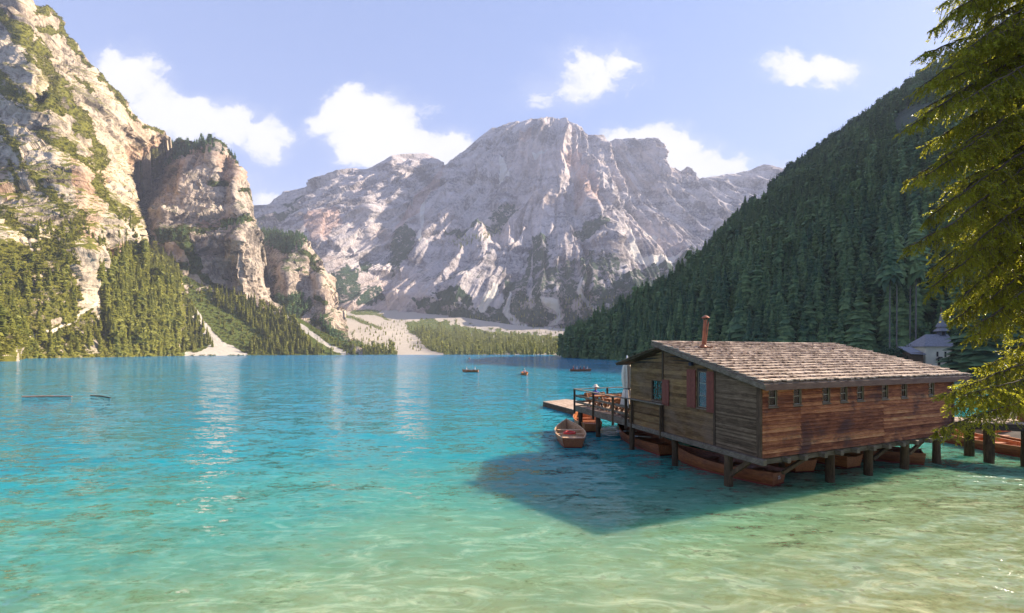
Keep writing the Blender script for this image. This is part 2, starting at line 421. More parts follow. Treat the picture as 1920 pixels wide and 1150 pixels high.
M_fol_hill = foliage('needles_dark', (.036, .084, .044), (.088, .16, .068), (.21, .29, .10), .2)
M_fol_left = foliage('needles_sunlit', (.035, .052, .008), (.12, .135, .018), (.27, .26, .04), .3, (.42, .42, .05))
M_fol_far = foliage('needles_far', (.08, .11, .035), (.24, .26, .06), (.42, .40, .10), .35, (.45, .45, .08))
M_bush = foliage('leaves_shrub', (.05, .055, .008), (.15, .145, .018), (.27, .25, .035), .25, (.42, .40, .05))
M_fol_near = foliage('needles_near', (.018, .015, .006), (.034, .052, .008), (.16, .17, .02), .56, (1.0, .95, .07), .32, 3)
M_leafy = foliage('leaves_broad', (.012, .035, .014), (.03, .07, .03), (.06, .11, .045), .2)
M_bark = simple('bark', (.09, .065, .045), .9, .4, 8, .03)
M_barkp = simple('bark_pale', (.17, .145, .125), .9, .2, 4, .02)

# ------------------------------------------------------------------ terrain
def interp_rows(rows, px, py):
    """rows: {py: [(px,d)...]} -> depth"""
    ys = sorted(rows); D = np.stack([np.interp(px, [a for a, _ in rows[y]], [b for _, b in rows[y]]) for y in ys])
    yi = np.clip(np.searchsorted(ys, py) - 1, 0, len(ys) - 2); ya = np.array(ys, float)
    t = np.clip((py - ya[yi]) / (ya[yi + 1] - ya[yi]), 0, 1)
    idx = np.arange(px.size).reshape(px.shape)
    Dr = D.reshape(len(ys), -1)
    a = Dr[yi.ravel(), idx.ravel()].reshape(px.shape); b = Dr[(yi + 1).ravel(), idx.ravel()].reshape(px.shape)
    return a * (1 - t) + b * t


def smooth2(A, k):
    for _ in range(k):
        B = np.pad(A, 1, mode='edge'); A = (B[1:-1, 1:-1] * 4 + B[:-2, 1:-1] + B[2:, 1:-1] + B[1:-1, :-2] + B[1:-1, 2:]) / 8
    return A


def inpoly(px, py, poly):
    ins = np.zeros(px.shape, bool); n = len(poly)
    for i in range(n):
        x1, y1 = poly[i]; x2, y2 = poly[(i + 1) % n]
        if y1 == y2: continue
        c = ((y1 > py) != (y2 > py)) & (px < (x2 - x1) * (py - y1) / (y2 - y1) + x1); ins ^= c
    return ins


def nearline(px, py, pts, w):
    d = np.full(px.shape, 1e9)
    for (x1, y1), (x2, y2) in zip(pts[:-1], pts[1:]):
        dx, dy = x2 - x1, y2 - y1; t = np.clip(((px - x1) * dx + (py - y1) * dy) / (dx * dx + dy * dy), 0, 1)
        d = np.minimum(d, np.hypot(px - x1 - t * dx, py - y1 - t * dy))
    return d < w


class Patch:
    """a real mountain face: the grid runs foot -> crest, every point has its own distance, then rock relief is added along the normal"""
    def __init__(s, crest, foot, rows, nu, nv, sm=8):
        c = np.array(crest, float); L = np.concatenate([[0], np.cumsum(np.hypot(np.diff(c[:, 0]), np.diff(c[:, 1]) * .5))])
        u = np.linspace(0, L[-1], nu); s.cx = np.interp(u, L, c[:, 0]); cy = np.interp(u, L, c[:, 1])
        fy = np.interp(s.cx, [a for a, _ in foot], [b for _, b in foot])
        v = np.linspace(0, 1, nv)[:, None]
        s.px = np.repeat(s.cx[None], nv, 0); s.py = fy[None] * (1 - v) + cy[None] * v
        s.v = np.repeat(v, nu, 1)
        s.d = smooth2(interp_rows(rows, s.px, s.py), sm)
        s.X = np.stack([(s.px - CX) / F * s.d, s.d, CAMZ + (HY - s.py) / F * s.d], -1)
        s.nu, s.nv = nu, nv; s.normals()
        s.cover = np.zeros(s.px.shape + (4,)); s.cover[..., 3] = 1
    def normals(s):
        du = np.gradient(s.X, axis=1); dv = np.gradient(s.X, axis=0); n = np.cross(du, dv)
        s.N = n / (np.linalg.norm(n, axis=-1, keepdims=True) + 1e-9)
    def disp(s, h):
        if not hasattr(s, 'N0'): s.N0 = s.N.copy()
        s.X = s.X + s.N0 * h[..., None]
    def warp(s, amp, fr):
        q = np.stack([s.px * fr, s.py * fr, s.px * 0 + 3.3], -1)
        return s.px + amp * fbm(q, 4), s.py + amp * fbm(q + 31.7, 4)
    def paint(s, ch, polys=(), lines=(), val=1.0, amp=6, fr=.05):
        wx, wy = s.warp(amp, fr)
        for p in polys: s.cover[..., ch] = np.where(inpoly(wx, wy, p), val, s.cover[..., ch])
        for (pts, w) in lines: s.cover[..., ch] = np.where(nearline(wx, wy, pts, w), val, s.cover[..., ch])
    def blur(s, k=2):
        for ch in range(3): s.cover[..., ch] = smooth2(s.cover[..., ch], k)
    def back(s, deep, drop=.4):
        """close the mountain behind its crest so that it is a body, not a sheet"""
        rows = []
        for f in (.25, .6, 1.0):
            r = s.X[-1].copy(); r[:, 1] += deep * f; r[:, 0] *= (1 + deep * f / np.maximum(s.X[-1][:, 1], 50) * .9); r[:, 2] = r[:, 2] * (1 - drop * f * f * 1.6) - 2
            rows.append(r)
        s.Xf = np.concatenate([s.X, np.stack(rows)], 0)
        s.cf = np.concatenate([s.cover, np.repeat(s.cover[-1:], 3, 0)], 0)
    def mesh(s, name, m, deep=200):
        s.back(deep); r = s.X[:1].copy(); r[..., 2] = np.minimum(r[..., 2] - .5, -3); r[..., 1] -= 1; s.Xf = np.concatenate([r, s.Xf], 0); s.cf = np.concatenate([s.cover[:1], s.cf], 0); nv, nu = s.Xf.shape[:2]
        i = np.arange((nv - 1) * nu).reshape(nv - 1, nu)[:, :-1].ravel()
        fs = np.stack([i, i + 1, i + nu + 1, i + nu], 1)
        o = np_mesh(name, s.Xf.reshape(-1, 3), fs, m, attrs={'cover': s.cf.reshape(-1, 4)}, smooth=True)
        props(o, kind='structure'); return o


def strat(z, step, sharp):
    t = z / step; f = t - np.floor(t); return (np.floor(t) + f ** sharp) * step - z


def relief(p, scale, amp, vert=.35, o=6, rid=.6, yk=.28):
    q = p.X / scale; q = q * np.array([1, yk, vert])
    a = fbm(q, o, .52, True); b = fbm(q * .5 + 9, o, .5)
    return amp * (rid * a + (1 - rid) * b)


def facet(q, seed=0, tilt=1.2):
    """angular blocks: every cell is a tilted plane of its own"""
    b = np.floor(q - .5).astype(np.int64); best = np.full(q.shape[:-1], 1e9); out = np.zeros(q.shape[:-1])
    for dx in (0, 1):
        for dy in (0, 1):
            for dz in (0, 1):
                c = b + np.array([dx, dy, dz]); h = _P[_P[_P[(c[..., 0] + seed) & 255] + (c[..., 1] & 255)] + (c[..., 2] & 255)]
                j = _G[h]; dl = q - (c + .5 + .30 * j); d2 = (dl ** 2).sum(-1); m_ = d2 < best
                h2 = _P[h + 7]; val = (h2 / 255. - .5) + tilt * (dl * _G[h2]).sum(-1)
                out = np.where(m_, val, out); best = np.where(m_, d2, best)
    return out


# --- the big pale mountain across the lake
crest = [(420, 405), (470, 392), (490, 388), (507, 387), (522, 372), (540, 360), (575, 354), (620, 334), (655, 322), (690, 318), (712, 306), (735, 292), (765, 289), (800, 288), (818, 297), (828, 308), (838, 316), (860, 296), (880, 280), (897, 262), (920, 244), (950, 236), (985, 230), (1000, 226), (1035, 223), (1062, 224), (1072, 234), (1090, 240), (1098, 252), (1112, 256), (1130, 255), (1138, 268), (1150, 263), (1190, 263), (1235, 261), (1238, 285), (1243, 312), (1262, 318), (1275, 326), (1285, 317), (1298, 326), (1310, 338), (1340, 334), (1375, 327), (1400, 322), (1430, 312), (1448, 311), (1470, 318), (1560, 330), (1700, 360)]
foot = [(420, 650), (1700, 650)]
rows = {220: [(420, 2700), (835, 2520), (950, 2500), (1050, 2420), (1130, 2560), (1250, 2650), (1500, 3000), (1700, 3200)],
        310: [(420, 2380), (560, 2300), (650, 2200), (700, 2130), (735, 2080), (800, 2290), (828, 2400), (850, 2360), (950, 2270), (1040, 2170), (1062, 2150), (1085, 2240), (1120, 2250), (1150, 2430), (1240, 2430), (1262, 2600), (1340, 2700), (1500, 2850), (1700, 3000)],
        400: [(420, 2050), (560, 2000), (640, 1880), (690, 1830), (760, 2030), (800, 2090), (950, 1980), (1030, 1900), (1060, 1960), (1100, 1860), (1140, 2010), (1165, 2180), (1240, 2180), (1350, 2330), (1500, 2500), (1700, 2700)],
        480: [(420, 1800), (540, 1740), (610, 1610), (700, 1740), (735, 1800), (790, 1770), (850, 1700), (920, 1660), (1000, 1690), (1060, 1620), (1100, 1660), (1150, 1560), (1185, 1760), (1260, 1950), (1350, 2050), (1500, 2200), (1700, 2400)],
        560: [(420, 1480), (600, 1400), (640, 1360), (700, 1480), (730, 1540), (760, 1500), (850, 1400), (960, 1400), (1030, 1350), (1060, 1390), (1120, 1340), (1180, 1400), (1220, 1560), (1260, 1640), (1350, 1750), (1500, 1900), (1700, 2000)],
        620: [(420, 1300), (1700, 1350)], 662: [(420, 1180), (1700, 1200)]}
A = Patch(crest, foot, rows, 1150, 460, 14)
fade = np.clip(A.v * 6, 0, 1) * (1 - .75 * np.clip((A.v - .93) / .07, 0, 1))
def radial(p, kf, L):
    X = p.X + 60 * np.stack([fbm(p.X / 500, 3), 0 * p.d, fbm(p.X / 500 + 5, 3)], -1)
    dx = X[..., 0] - 350; dz = 1750 - X[..., 2]; ph = np.arctan2(dx, dz); rr = np.hypot(dx, dz)
    return np.stack([ph * kf, rr / L, X[..., 1] / 900], -1)
A.disp(relief(A, 420, 45, .3, 3, .7, .1) * fade)
A.disp(58 * fbm(radial(A, 8, 1100), 3, .5, True) * fade)
A.disp(24 * facet(radial(A, 12, 330), 3) * fade)
A.disp(9 * facet(radial(A, 34, 130), 9) * fade)
A.disp((strat(A.X[..., 2] + .16 * A.X[..., 0] + 30 * fbm(A.X / 300, 3), 55, 3.0) * np.clip((A.X[..., 2] - 500) / 900, .06, .30)) * fade)
A.disp(3.5 * facet(radial(A, 80, 55), 5) * np.clip(fade, .3, 1))
A.disp(12 * fbm(radial(A, 45, 500), 4, .55, True) * np.clip(fade, .3, 1))
A.paint(0, [[(722, 490), (735, 450), (760, 440), (790, 465), (797, 490), (775, 520), (745, 550), (720, 545)], [(622, 545), (650, 508), (668, 535), (662, 578), (628, 585)], [(672, 505), (690, 498), (690, 530), (672, 545)],  # first patch: vegetation, with the bowl's shadow painted in as dark cover
            [(655, 585), (690, 558), (722, 580), (700, 594), (665, 592)], [(835, 462), (865, 448), (900, 442), (945, 424), (935, 446), (880, 465)], [(920, 412), (962, 393), (975, 408), (950, 432), (922, 434)],
            [(985, 540), (990, 495), (1010, 462), (1028, 472), (1035, 520), (1015, 560), (990, 575)], [(1062, 468), (1105, 430), (1135, 440), (1135, 462), (1110, 478), (1070, 470)], [(1090, 520), (1120, 500), (1130, 530), (1100, 545)],
            [(850, 592), (900, 604), (935, 590), (952, 555), (985, 538), (1000, 560), (1025, 550), (1060, 540), (1085, 562), (1110, 548), (1150, 540), (1172, 520), (1235, 508), (1260, 545), (1200, 640), (840, 640), (780, 590)],
            [(490, 440), (520, 428), (600, 405), (560, 430), (520, 442)], [(1170, 560), (1300, 480), (1330, 520), (1200, 600)], [(820, 585), (840, 570), (880, 580), (890, 600)], [(540, 400), (600, 380), (598, 390), (545, 410)]], val=.66, amp=14, fr=.07)
A.paint(0, [[(860, 500), (1000, 420), (1160, 440), (1200, 560), (880, 590)]], val=.30) if False else None
A.paint(0, [[(975, 545), (1150, 500), (1150, 590), (960, 600)]], val=.55)
A.blur(5)
A.paint(0, [], [([(962, 570), (948, 600), (985, 626)], 5), ([(1028, 575), (1045, 603), (1022, 628)], 6), ([(930, 565), (905, 600)], 5), ([(1095, 560), (1120, 600)], 4), ([(1000, 440), (1000, 560)], 3), ([(1060, 470), (1085, 540)], 4)], val=0, amp=5)
A.paint(1, [[(1168, 478), (1200, 498), (1262, 497), (1240, 516), (1190, 508)], [(1195, 450), (1226, 444), (1228, 455), (1202, 464), (1188, 458)], [(1000, 298), (1030, 290), (1020, 302), (1002, 305)], [(940, 310), (950, 322), (960, 352), (938, 360)]],
        [([(962, 570), (948, 600), (985, 626)], 3.5), ([(1028, 575), (1045, 603), (1022, 628)], 4), ([(930, 565), (905, 600)], 6), ([(1095, 560), (1120, 600)], 4), ([(806, 372), (790, 400), (795, 450), (802, 492)], 4), ([(1165, 440), (1180, 490)], 4)], amp=5)
A.paint(2, [[(770, 380), (820, 340), (835, 340), (800, 410), (760, 430)], [(975, 262), (1000, 255), (1000, 285), (978, 290)], [(585, 430), (640, 400), (650, 430), (600, 470)], [(1070, 330), (1100, 320), (1120, 400), (1080, 400)], [(1060, 290), (1080, 290), (1090, 320), (1065, 330)]], [([(835, 330), (800, 372), (760, 420), (732, 480)], 9)], val=.9)
A.blur(1)
A.mesh('mountain', M_rock_main, 900)

# --- valley floor at the far shore, scree fan and meadow
crest = [(480, 585), (560, 572), (600, 566), (640, 573), (690, 570), (720, 568), (760, 574), (800, 584), (860, 594), (920, 604), (1000, 614), (1080, 618), (1200, 622), (1400, 620)]
foot = [(480, 668.5), (600, 666.8), (740, 666.2), (1400, 666.2)]
rows = {560: [(480, 1500), (1400, 1500)], 600: [(480, 1100), (700, 1200), (1400, 1450)], 630: [(480, 840), (700, 950), (900, 1150), (1400, 1200)], 655: [(480, 700), (700, 780), (900, 830), (1400, 860)], 668.5: [(480, 560), (640, 620), (740, 660), (1400, 660)]}
Vp = Patch(crest, foot, rows, 520, 170, 8)
Vp.disp(relief(Vp, 90, 5.0, .6, 5, .4) * np.clip(Vp.v * 5, 0, 1) * np.clip((1 - Vp.v) * 6 + .3, 0, 1))
Vp.cover[..., 1] = 1
VF = [[(752, 606), (800, 598), (860, 606), (930, 620), (1010, 628), (1080, 636), (1250, 640), (1250, 668), (832, 668), (795, 645), (765, 622)]]
Vp.paint(0, VF, val=.8, amp=16, fr=.08); Vp.paint(1, VF, val=.0, amp=16, fr=.08)
Vp.paint(0, [[(655, 585), (690, 562), (722, 582), (700, 594), (665, 592)], [(1080, 618), (1250, 618), (1250, 640), (1060, 630)]], [([(640, 590), (680, 605), (715, 618)], 2.5), ([(650, 640), (700, 655), (740, 662)], 4), ([(700, 590), (730, 600)], 2)], val=.75)
Vp.paint(0, [], [([(870, 628), (1060, 650)], 3), ([(860, 605), (925, 622)], 3), ([(985, 640), (1000, 642)], 3)], val=.2)
Vp.paint(1, [], [([(800, 664), (830, 664)], 2), ([(925, 663.5), (960, 664)], 1.2), ([(1005, 664), (1100, 664.5)], 2)], amp=2)
Vp.paint(0, [], [([(800, 664), (830, 664)], 2), ([(925, 663.5), (960, 664)], 1.2), ([(1005, 664), (1100, 664.5)], 2)], val=0, amp=2)
Vp.blur(2)
Vp.mesh('valley_ground', M_valley, 300)

# --- high left cliff
crest = [(-160, -200), (0, -62), (40, -8), (52, 10), (75, 16), (97, 28), (112, 48), (130, 76), (150, 98), (172, 122), (196, 150), (218, 172), (236, 192), (241, 212), (262, 230), (285, 238), (303, 246), (314, 266), (325, 300), (335, 340)]
foot = [(-160, 694), (0, 688), (30, 682), (45, 676), (200, 672), (300, 670), (335, 670)]
rows = {-420: [(-420, 500), (0, 620), (350, 1200)],
        0: [(-420, 430), (0, 540), (42, 545), (60, 640), (130, 690), (350, 1100)],
        120: [(-420, 400), (0, 480), (62, 480), (80, 590), (110, 640), (172, 680), (350, 900)],
        200: [(-420, 370), (0, 455), (60, 440), (110, 470), (125, 560), (236, 680), (350, 880)],
        250: [(-420, 350), (0, 430), (100, 445), (140, 480), (165, 560), (250, 700), (305, 800), (350, 1000)],
        290: [(-420, 340), (0, 415), (100, 430), (145, 455), (200, 560), (235, 700), (300, 980), (350, 1300)],
        330: [(-420, 330), (0, 400), (100, 415), (150, 430), (200, 500), (230, 560), (250, 1200), (350, 1350)],
        370: [(-420, 310), (0, 380), (100, 405), (150, 425), (200, 460), (238, 500), (254, 1150), (350, 1300)],
        430: [(-420, 270), (0, 345), (100, 385), (180, 415), (235, 450), (255, 500), (268, 980), (350, 1000)],
        480: [(-420, 250), (0, 330), (100, 365), (170, 385), (200, 430), (225, 430), (250, 470), (275, 680), (350, 800)],
        540: [(-420, 235), (0, 318), (100, 350), (200, 415), (250, 455), (300, 500), (350, 590)],
        610: [(-420, 200), (0, 262), (40, 325), (200, 400), (300, 470), (350, 540)],
        650: [(-420, 180), (0, 222), (30, 232), (44, 315), (200, 385), (300, 462), (350, 510)],
        690: [(-420, 160), (0, 204), (30, 208), (46, 300), (200, 372), (350, 500)]}
B = Patch(crest, foot, rows, 760, 760, 6)
fd = np.clip(B.v * 8, 0, 1)
sc_ = B.d / 450
B.disp(relief(B, 130, 15, .5, 4, .7) * fd * np.clip((B.v - .12) * 5, .15, 1))
B.disp((strat(B.X[..., 2] + .25 * B.X[..., 0] + 14 * fbm(B.X / 70, 3), 26, 3.0) * .30) * fd * np.clip((B.v - .25) * 5, 0, 1))
B.disp(6 * facet(B.X / np.array([42, 90, 75]) + .25 * fbm(B.X / 30, 3)[..., None], 1) * np.clip(fd, .2, 1))
B.disp(relief(B, 36, 3.0, .3, 5, .75) * np.clip(fd, .2, 1))
B.disp(2.6 * facet(B.X / np.array([15, 34, 26]) + .3 * fbm(B.X / 12, 3)[..., None], 2) * fd)
B.disp(1.0 * facet(B.X / np.array([5, 12, 8.]) + .3 * fbm(B.X / 5, 2)[..., None], 4) * fd)
ledges = [([(0, 25), (30, 60), (75, 135), (110, 175)], 9), ([(0, 145), (40, 190), (85, 205), (120, 215), (160, 265), (180, 315)], 12), ([(60, 90), (100, 165), (110, 200)], 11), ([(0, 250), (20, 262), (45, 300), (55, 330)], 8), ([(85, 262), (130, 290), (160, 310), (182, 360)], 8), ([(110, 190), (150, 215), (135, 250)], 9),
          ([(50, 15), (100, 32), (130, 75)], 6), ([(70, 55), (110, 65), (135, 80)], 6), ([(120, 75), (175, 130), (230, 195)], 5), ([(0, 400), (25, 430), (50, 455)], 11), ([(75, 350), (110, 385), (120, 420)], 7), ([(172, 340), (200, 400), (245, 415)], 9), ([(262, 232), (300, 245)], 4), ([(230, 200), (245, 225)], 4), ([(140, 150), (170, 175)], 5), ([(30, 320), (40, 380)], 5), ([(180, 0), (260, 240)], 0.1)]
B.paint(0, [[(-420, 560), (0, 470), (60, 480), (120, 500), (150, 560), (185, 600), (185, 520), (230, 470), (262, 470), (335, 500), (335, 700), (-420, 720)]], ledges, val=.72, amp=14, fr=.06)
B.paint(0, [[(60, 470), (110, 440), (150, 400), (160, 430), (130, 500), (90, 520)]], val=.6, amp=14)
B.paint(0, [[(60, 520), (80, 515), (82, 540), (62, 545)], [(140, 500), (175, 470), (190, 500), (180, 560), (150, 560)], [(85, 600), (115, 590), (118, 610), (90, 615)], [(130, 555), (175, 540), (178, 575), (140, 580)], [(0, 672), (38, 650), (40, 690), (0, 690)], [(155, 648), (185, 640), (190, 664), (160, 664)]], [([(45, 637), (95, 622), (135, 606), (145, 590), (175, 572)], 3.5)], val=0, amp=4)
B.paint(1, [], [([(45, 637), (95, 622), (135, 606), (145, 592), (175, 572)], 3.5)], val=1, amp=3)
B.paint(2, [[(0, 320), (20, 330), (32, 380), (20, 390), (0, 370)], [(185, 470), (240, 455), (235, 490), (195, 500)], [(210, 280), (300, 250), (310, 270), (240, 320)], [(130, 300), (200, 330), (170, 480), (140, 430)]], val=.8)
B.blur(5)
B.mesh('cliff', M_rock_near, 300)

# --- second crag with trees on top
crest = [(200, 372), (225, 332), (250, 322), (285, 296), (313, 277), (345, 268), (380, 266), (405, 266), (415, 272), (425, 281), (437, 290), (448, 304), (452, 330), (456, 352), (466, 372), (470, 400), (474, 430), (481, 470), (490, 512), (496, 546), (520, 575), (560, 610)]
foot = [(200, 668), (560, 668)]
rows = {265: [(200, 1150), (300, 1010), (345, 900), (402, 800), (440, 860), (480, 960)],
        340: [(200, 1080), (300, 880), (346, 745), (400, 760), (425, 800), (440, 770), (455, 830), (480, 950)],
        400: [(200, 980), (270, 850), (308, 700), (380, 735), (420, 750), (450, 735), (470, 800), (490, 930)],
        425: [(200, 960), (262, 830), (300, 690), (380, 715), (430, 720), (455, 700), (475, 790), (490, 900)],
        448: [(200, 900), (260, 760), (290, 670), (350, 655), (420, 675), (450, 660), (478, 740), (500, 880)],
        520: [(200, 720), (330, 625), (400, 655), (435, 700), (452, 655), (480, 690), (500, 780), (560, 850)],
        580: [(200, 620), (350, 600), (450, 650), (520, 740), (560, 780)],
        668: [(200, 560), (400, 560), (560, 640)]}
Cc = Patch(crest, foot, rows, 560, 520, 6)
fd = np.clip(Cc.v * 4, 0, 1)
Cc.disp(relief(Cc, 110, 11, .35, 4, .75) * fd * (1 - .6 * (Cc.v > .97)))
Cc.disp((strat(Cc.X[..., 2] + .2 * Cc.X[..., 0] + 12 * fbm(Cc.X / 60, 3), 30, 3.0) * .22) * fd)
Cc.disp(9 * facet(Cc.X / np.array([40, 90, 85]) + .25 * fbm(Cc.X / 30, 3)[..., None], 6) * fd)
Cc.disp(relief(Cc, 34, 3.5, .3, 5, .75) * fd)
Cc.disp(3.4 * facet(Cc.X / np.array([15, 34, 34]) + .3 * fbm(Cc.X / 12, 3)[..., None], 7) * fd)
Cc.disp(1.3 * facet(Cc.X / np.array([6, 14, 11.]), 8) * fd)
Cc.paint(0, [[(240, 330), (300, 285), (350, 262), (400, 262), (380, 285), (330, 300), (285, 320)]], [([(400, 265), (425, 278), (445, 300)], 6), ([(300, 440), (330, 436), (370, 438), (420, 428), (462, 414)], 5), ([(305, 450), (345, 450), (370, 500)], 10), ([(285, 450), (262, 460)], 8), ([(395, 345), (430, 350)], 6), ([(448, 355), (470, 380)], 3), ([(330, 500), (370, 510), (450, 560)], 6)], val=.8, amp=8)
Cc.paint(2, [[(400, 290), (450, 300), (450, 340), (410, 350)], [(370, 420), (430, 400), (440, 425), (370, 435)]], val=.6)
Cc.blur(4)
Cc.mesh('crag', M_rock_crag, 350)

# --- lower crag beyond it
crest = [(440, 420), (466, 428), (490, 434), (530, 440), (560, 441), (574, 452), (585, 466), (600, 484), (612, 505), (622, 528), (630, 556), (637, 585), (642, 612), (655, 640), (680, 655)]
foot = [(440, 668), (680, 668)]
rows = {425: [(440, 1200), (560, 1050), (590, 1000), (680, 1100)],
        470: [(440, 1120), (540, 960), (572, 900), (600, 950), (680, 1050)],
        520: [(440, 1040), (520, 880), (540, 800), (580, 850), (600, 820), (625, 900), (680, 980)],
        570: [(440, 960), (510, 800), (540, 760), (590, 800), (610, 770), (640, 850), (680, 900)],
        620: [(440, 800), (560, 720), (620, 720), (650, 780), (680, 800)], 668: [(440, 640), (680, 660)]}
Dd = Patch(crest, foot, rows, 380, 300, 5)
fd = np.clip(Dd.v * 4, 0, 1)
Dd.disp(relief(Dd, 100, 16, .35, 4, .75) * fd * (1 - .6 * (Dd.v > .97)))
Dd.disp(8 * facet(Dd.X / np.array([40, 90, 80]) + .25 * fbm(Dd.X / 30, 3)[..., None], 6) * fd)
Dd.disp(3.2 * facet(Dd.X / np.array([15, 34, 30]), 7) * fd); Dd.disp(relief(Dd, 11, 1.6, .6, 4, .7) * fd)
Dd.paint(0, [[(470, 425), (560, 438), (572, 452), (560, 475), (535, 480), (520, 460), (480, 458)], [(515, 560), (560, 555), (580, 570), (560, 600), (520, 590)]], [([(575, 480), (600, 510)], 6), ([(590, 600), (640, 655)], 6), ([(600, 560), (612, 570)], 5)], val=.75, amp=8)
Dd.blur(3)
Dd.mesh('crag', M_rock_crag, 300)

# --- left bank slope below the crags
crest = [(290, 470), (320, 492), (345, 515), (365, 528), (400, 548), (450, 565), (490, 578), (530, 588), (565, 600), (600, 622), (640, 640), (690, 652), (745, 660)]
foot = [(290, 671), (350, 668), (450, 667.2), (640, 666.4), (745, 666)]
rows = {470: [(290, 640), (745, 800)], 540: [(290, 590), (400, 640), (745, 800)], 600: [(290, 530), (380, 590), (500, 650), (745, 760)], 650: [(290, 490), (350, 545), (450, 590), (600, 650), (745, 720)], 672: [(290, 470), (350, 510), (450, 555), (640, 640), (745, 680)]}
E = Patch(crest, foot, rows, 420, 240, 6)
E.disp(relief(E, 50, 5, .7, 5, .4) * np.clip(E.v * 4, 0, 1))
E.cover[..., 0] = .9
E.paint(0, [[(336, 545), (352, 560), (372, 590), (395, 620), (415, 640), (462, 664), (345, 668), (385, 655), (395, 645), (370, 615), (345, 580)], [(548, 592), (572, 602), (600, 640), (622, 660), (655, 668), (600, 668), (575, 630)]], [([(480, 570), (545, 600), (600, 640), (655, 668)], 4), ([(400, 560), (440, 580)], 3), ([(350, 664), (460, 664)], 3)], val=0, amp=5)
E.paint(1, [[(336, 545), (352, 560), (372, 590), (395, 620), (415, 640), (462, 664), (345, 668), (385, 655), (395, 645), (370, 615), (345, 580)]], [([(480, 570), (545, 600), (600, 640), (655, 668)], 4), ([(350, 664), (460, 664)], 3), ([(400, 560), (440, 580)], 3)], val=1, amp=5)
E.blur(1)
E.mesh('bank', M_slope, 120)

# --- wooded hill on the right: one steep slope rising from the shore, in its own shade; flat ground round the chapel
def hill_h(x, y):
    xs = np.interp(y, [60, 100, 118, 150, 200, 260, 330, 420, 900], [150, 138, 120, 84, 70, 62, 44, 44, 60])
    h = .75 * (x - xs) - .0
    sx_ = np.interp(y, [60, 70, 100, 140, 160], [44, 58, 62, 76, 90])
    flat = np.clip((x - sx_) * .2, -3, .75); flat = np.where(y < 69, np.minimum(flat, (y - 69) * .3), flat)
    return np.maximum(np.where(h > 0, h, -5), flat)
crest = [(1058, 668), (1064, 650), (1085, 636), (1110, 622), (1150, 604), (1200, 574), (1260, 534), (1300, 500), (1345, 456), (1400, 402), (1440, 362), (1480, 328), (1520, 298), (1560, 268), (1600, 240), (1650, 208), (1690, 178), (1735, 148), (1790, 118), (1860, 92), (1940, 70), (2100, 40), (2400, 0), (2900, -60)]
Y_ = np.exp(np.linspace(np.log(55), np.log(1600), 1500))
fpx = np.linspace(1058, 2900, 420); fpy = []
for p_ in fpx:
    k_ = (p_ - CX) / F; ok_ = hill_h(k_ * Y_, Y_) >= 0; yf = Y_[np.argmax(ok_)] if ok_.any() else 330
    fpy.append(HY + CAMZ * F / yf)
foot = list(zip(fpx, fpy))
Hh = Patch(crest, foot, {0: [(1058, 300), (2900, 300)], 700: [(1058, 300), (2900, 300)]}, 620, 420, 1)
Dh = np.empty_like(Hh.d)
for c_ in range(Hh.nu):
    k_ = (Hh.cx[c_] - CX) / F; e_ = (HY - Hh.py[:, c_])[:, None] / F; ok_ = hill_h(k_ * Y_, Y_)[None] >= CAMZ + e_ * Y_[None] - .02
    ii = np.argmax(ok_, 1); Dh[:, c_] = np.where(ok_.any(1), Y_[ii], np.nan)
    g = np.isfinite(Dh[:, c_]); Dh[:, c_] = np.interp(np.arange(Hh.nv), np.arange(Hh.nv)[g], Dh[g, c_]) if g.any() else 320
Hh.d = np.exp(smooth2(np.log(Dh), 3)); Hh.X = np.stack([(Hh.px - CX) / F * Hh.d, Hh.d, CAMZ + (HY - Hh.py) / F * Hh.d], -1); Hh.normals()
fd = np.clip((Hh.v - .12) * 5, 0, 1)
Hh.disp(relief(Hh, 160, 9, .6, 4, .6) * fd * (1 - .8 * np.clip((Hh.v - .9) * 10, 0, 1)))
Hh.disp(relief(Hh, 40, 2.5, .5, 4, .6) * fd)
Hh.cover[..., 0] = .95
RK = [[(1672, 225), (1700, 200), (1760, 190), (1850, 190), (1850, 235), (1760, 255), (1680, 268)], [(1596, 310), (1612, 302), (1614, 335), (1600, 335)], [(1690, 280), (1760, 262), (1760, 285), (1700, 292)], [(1640, 330), (1680, 290), (1686, 305), (1655, 335)], [(1725, 315), (1745, 305), (1740, 322), (1722, 328)], [(1410, 372), (1440, 352), (1450, 375), (1420, 395)]]
Hh.paint(0, RK, val=0, amp=8); Hh.paint(1, RK, val=.25, amp=8); Hh.blur(1)
Hh.mesh('hillside', M_hill, 500)

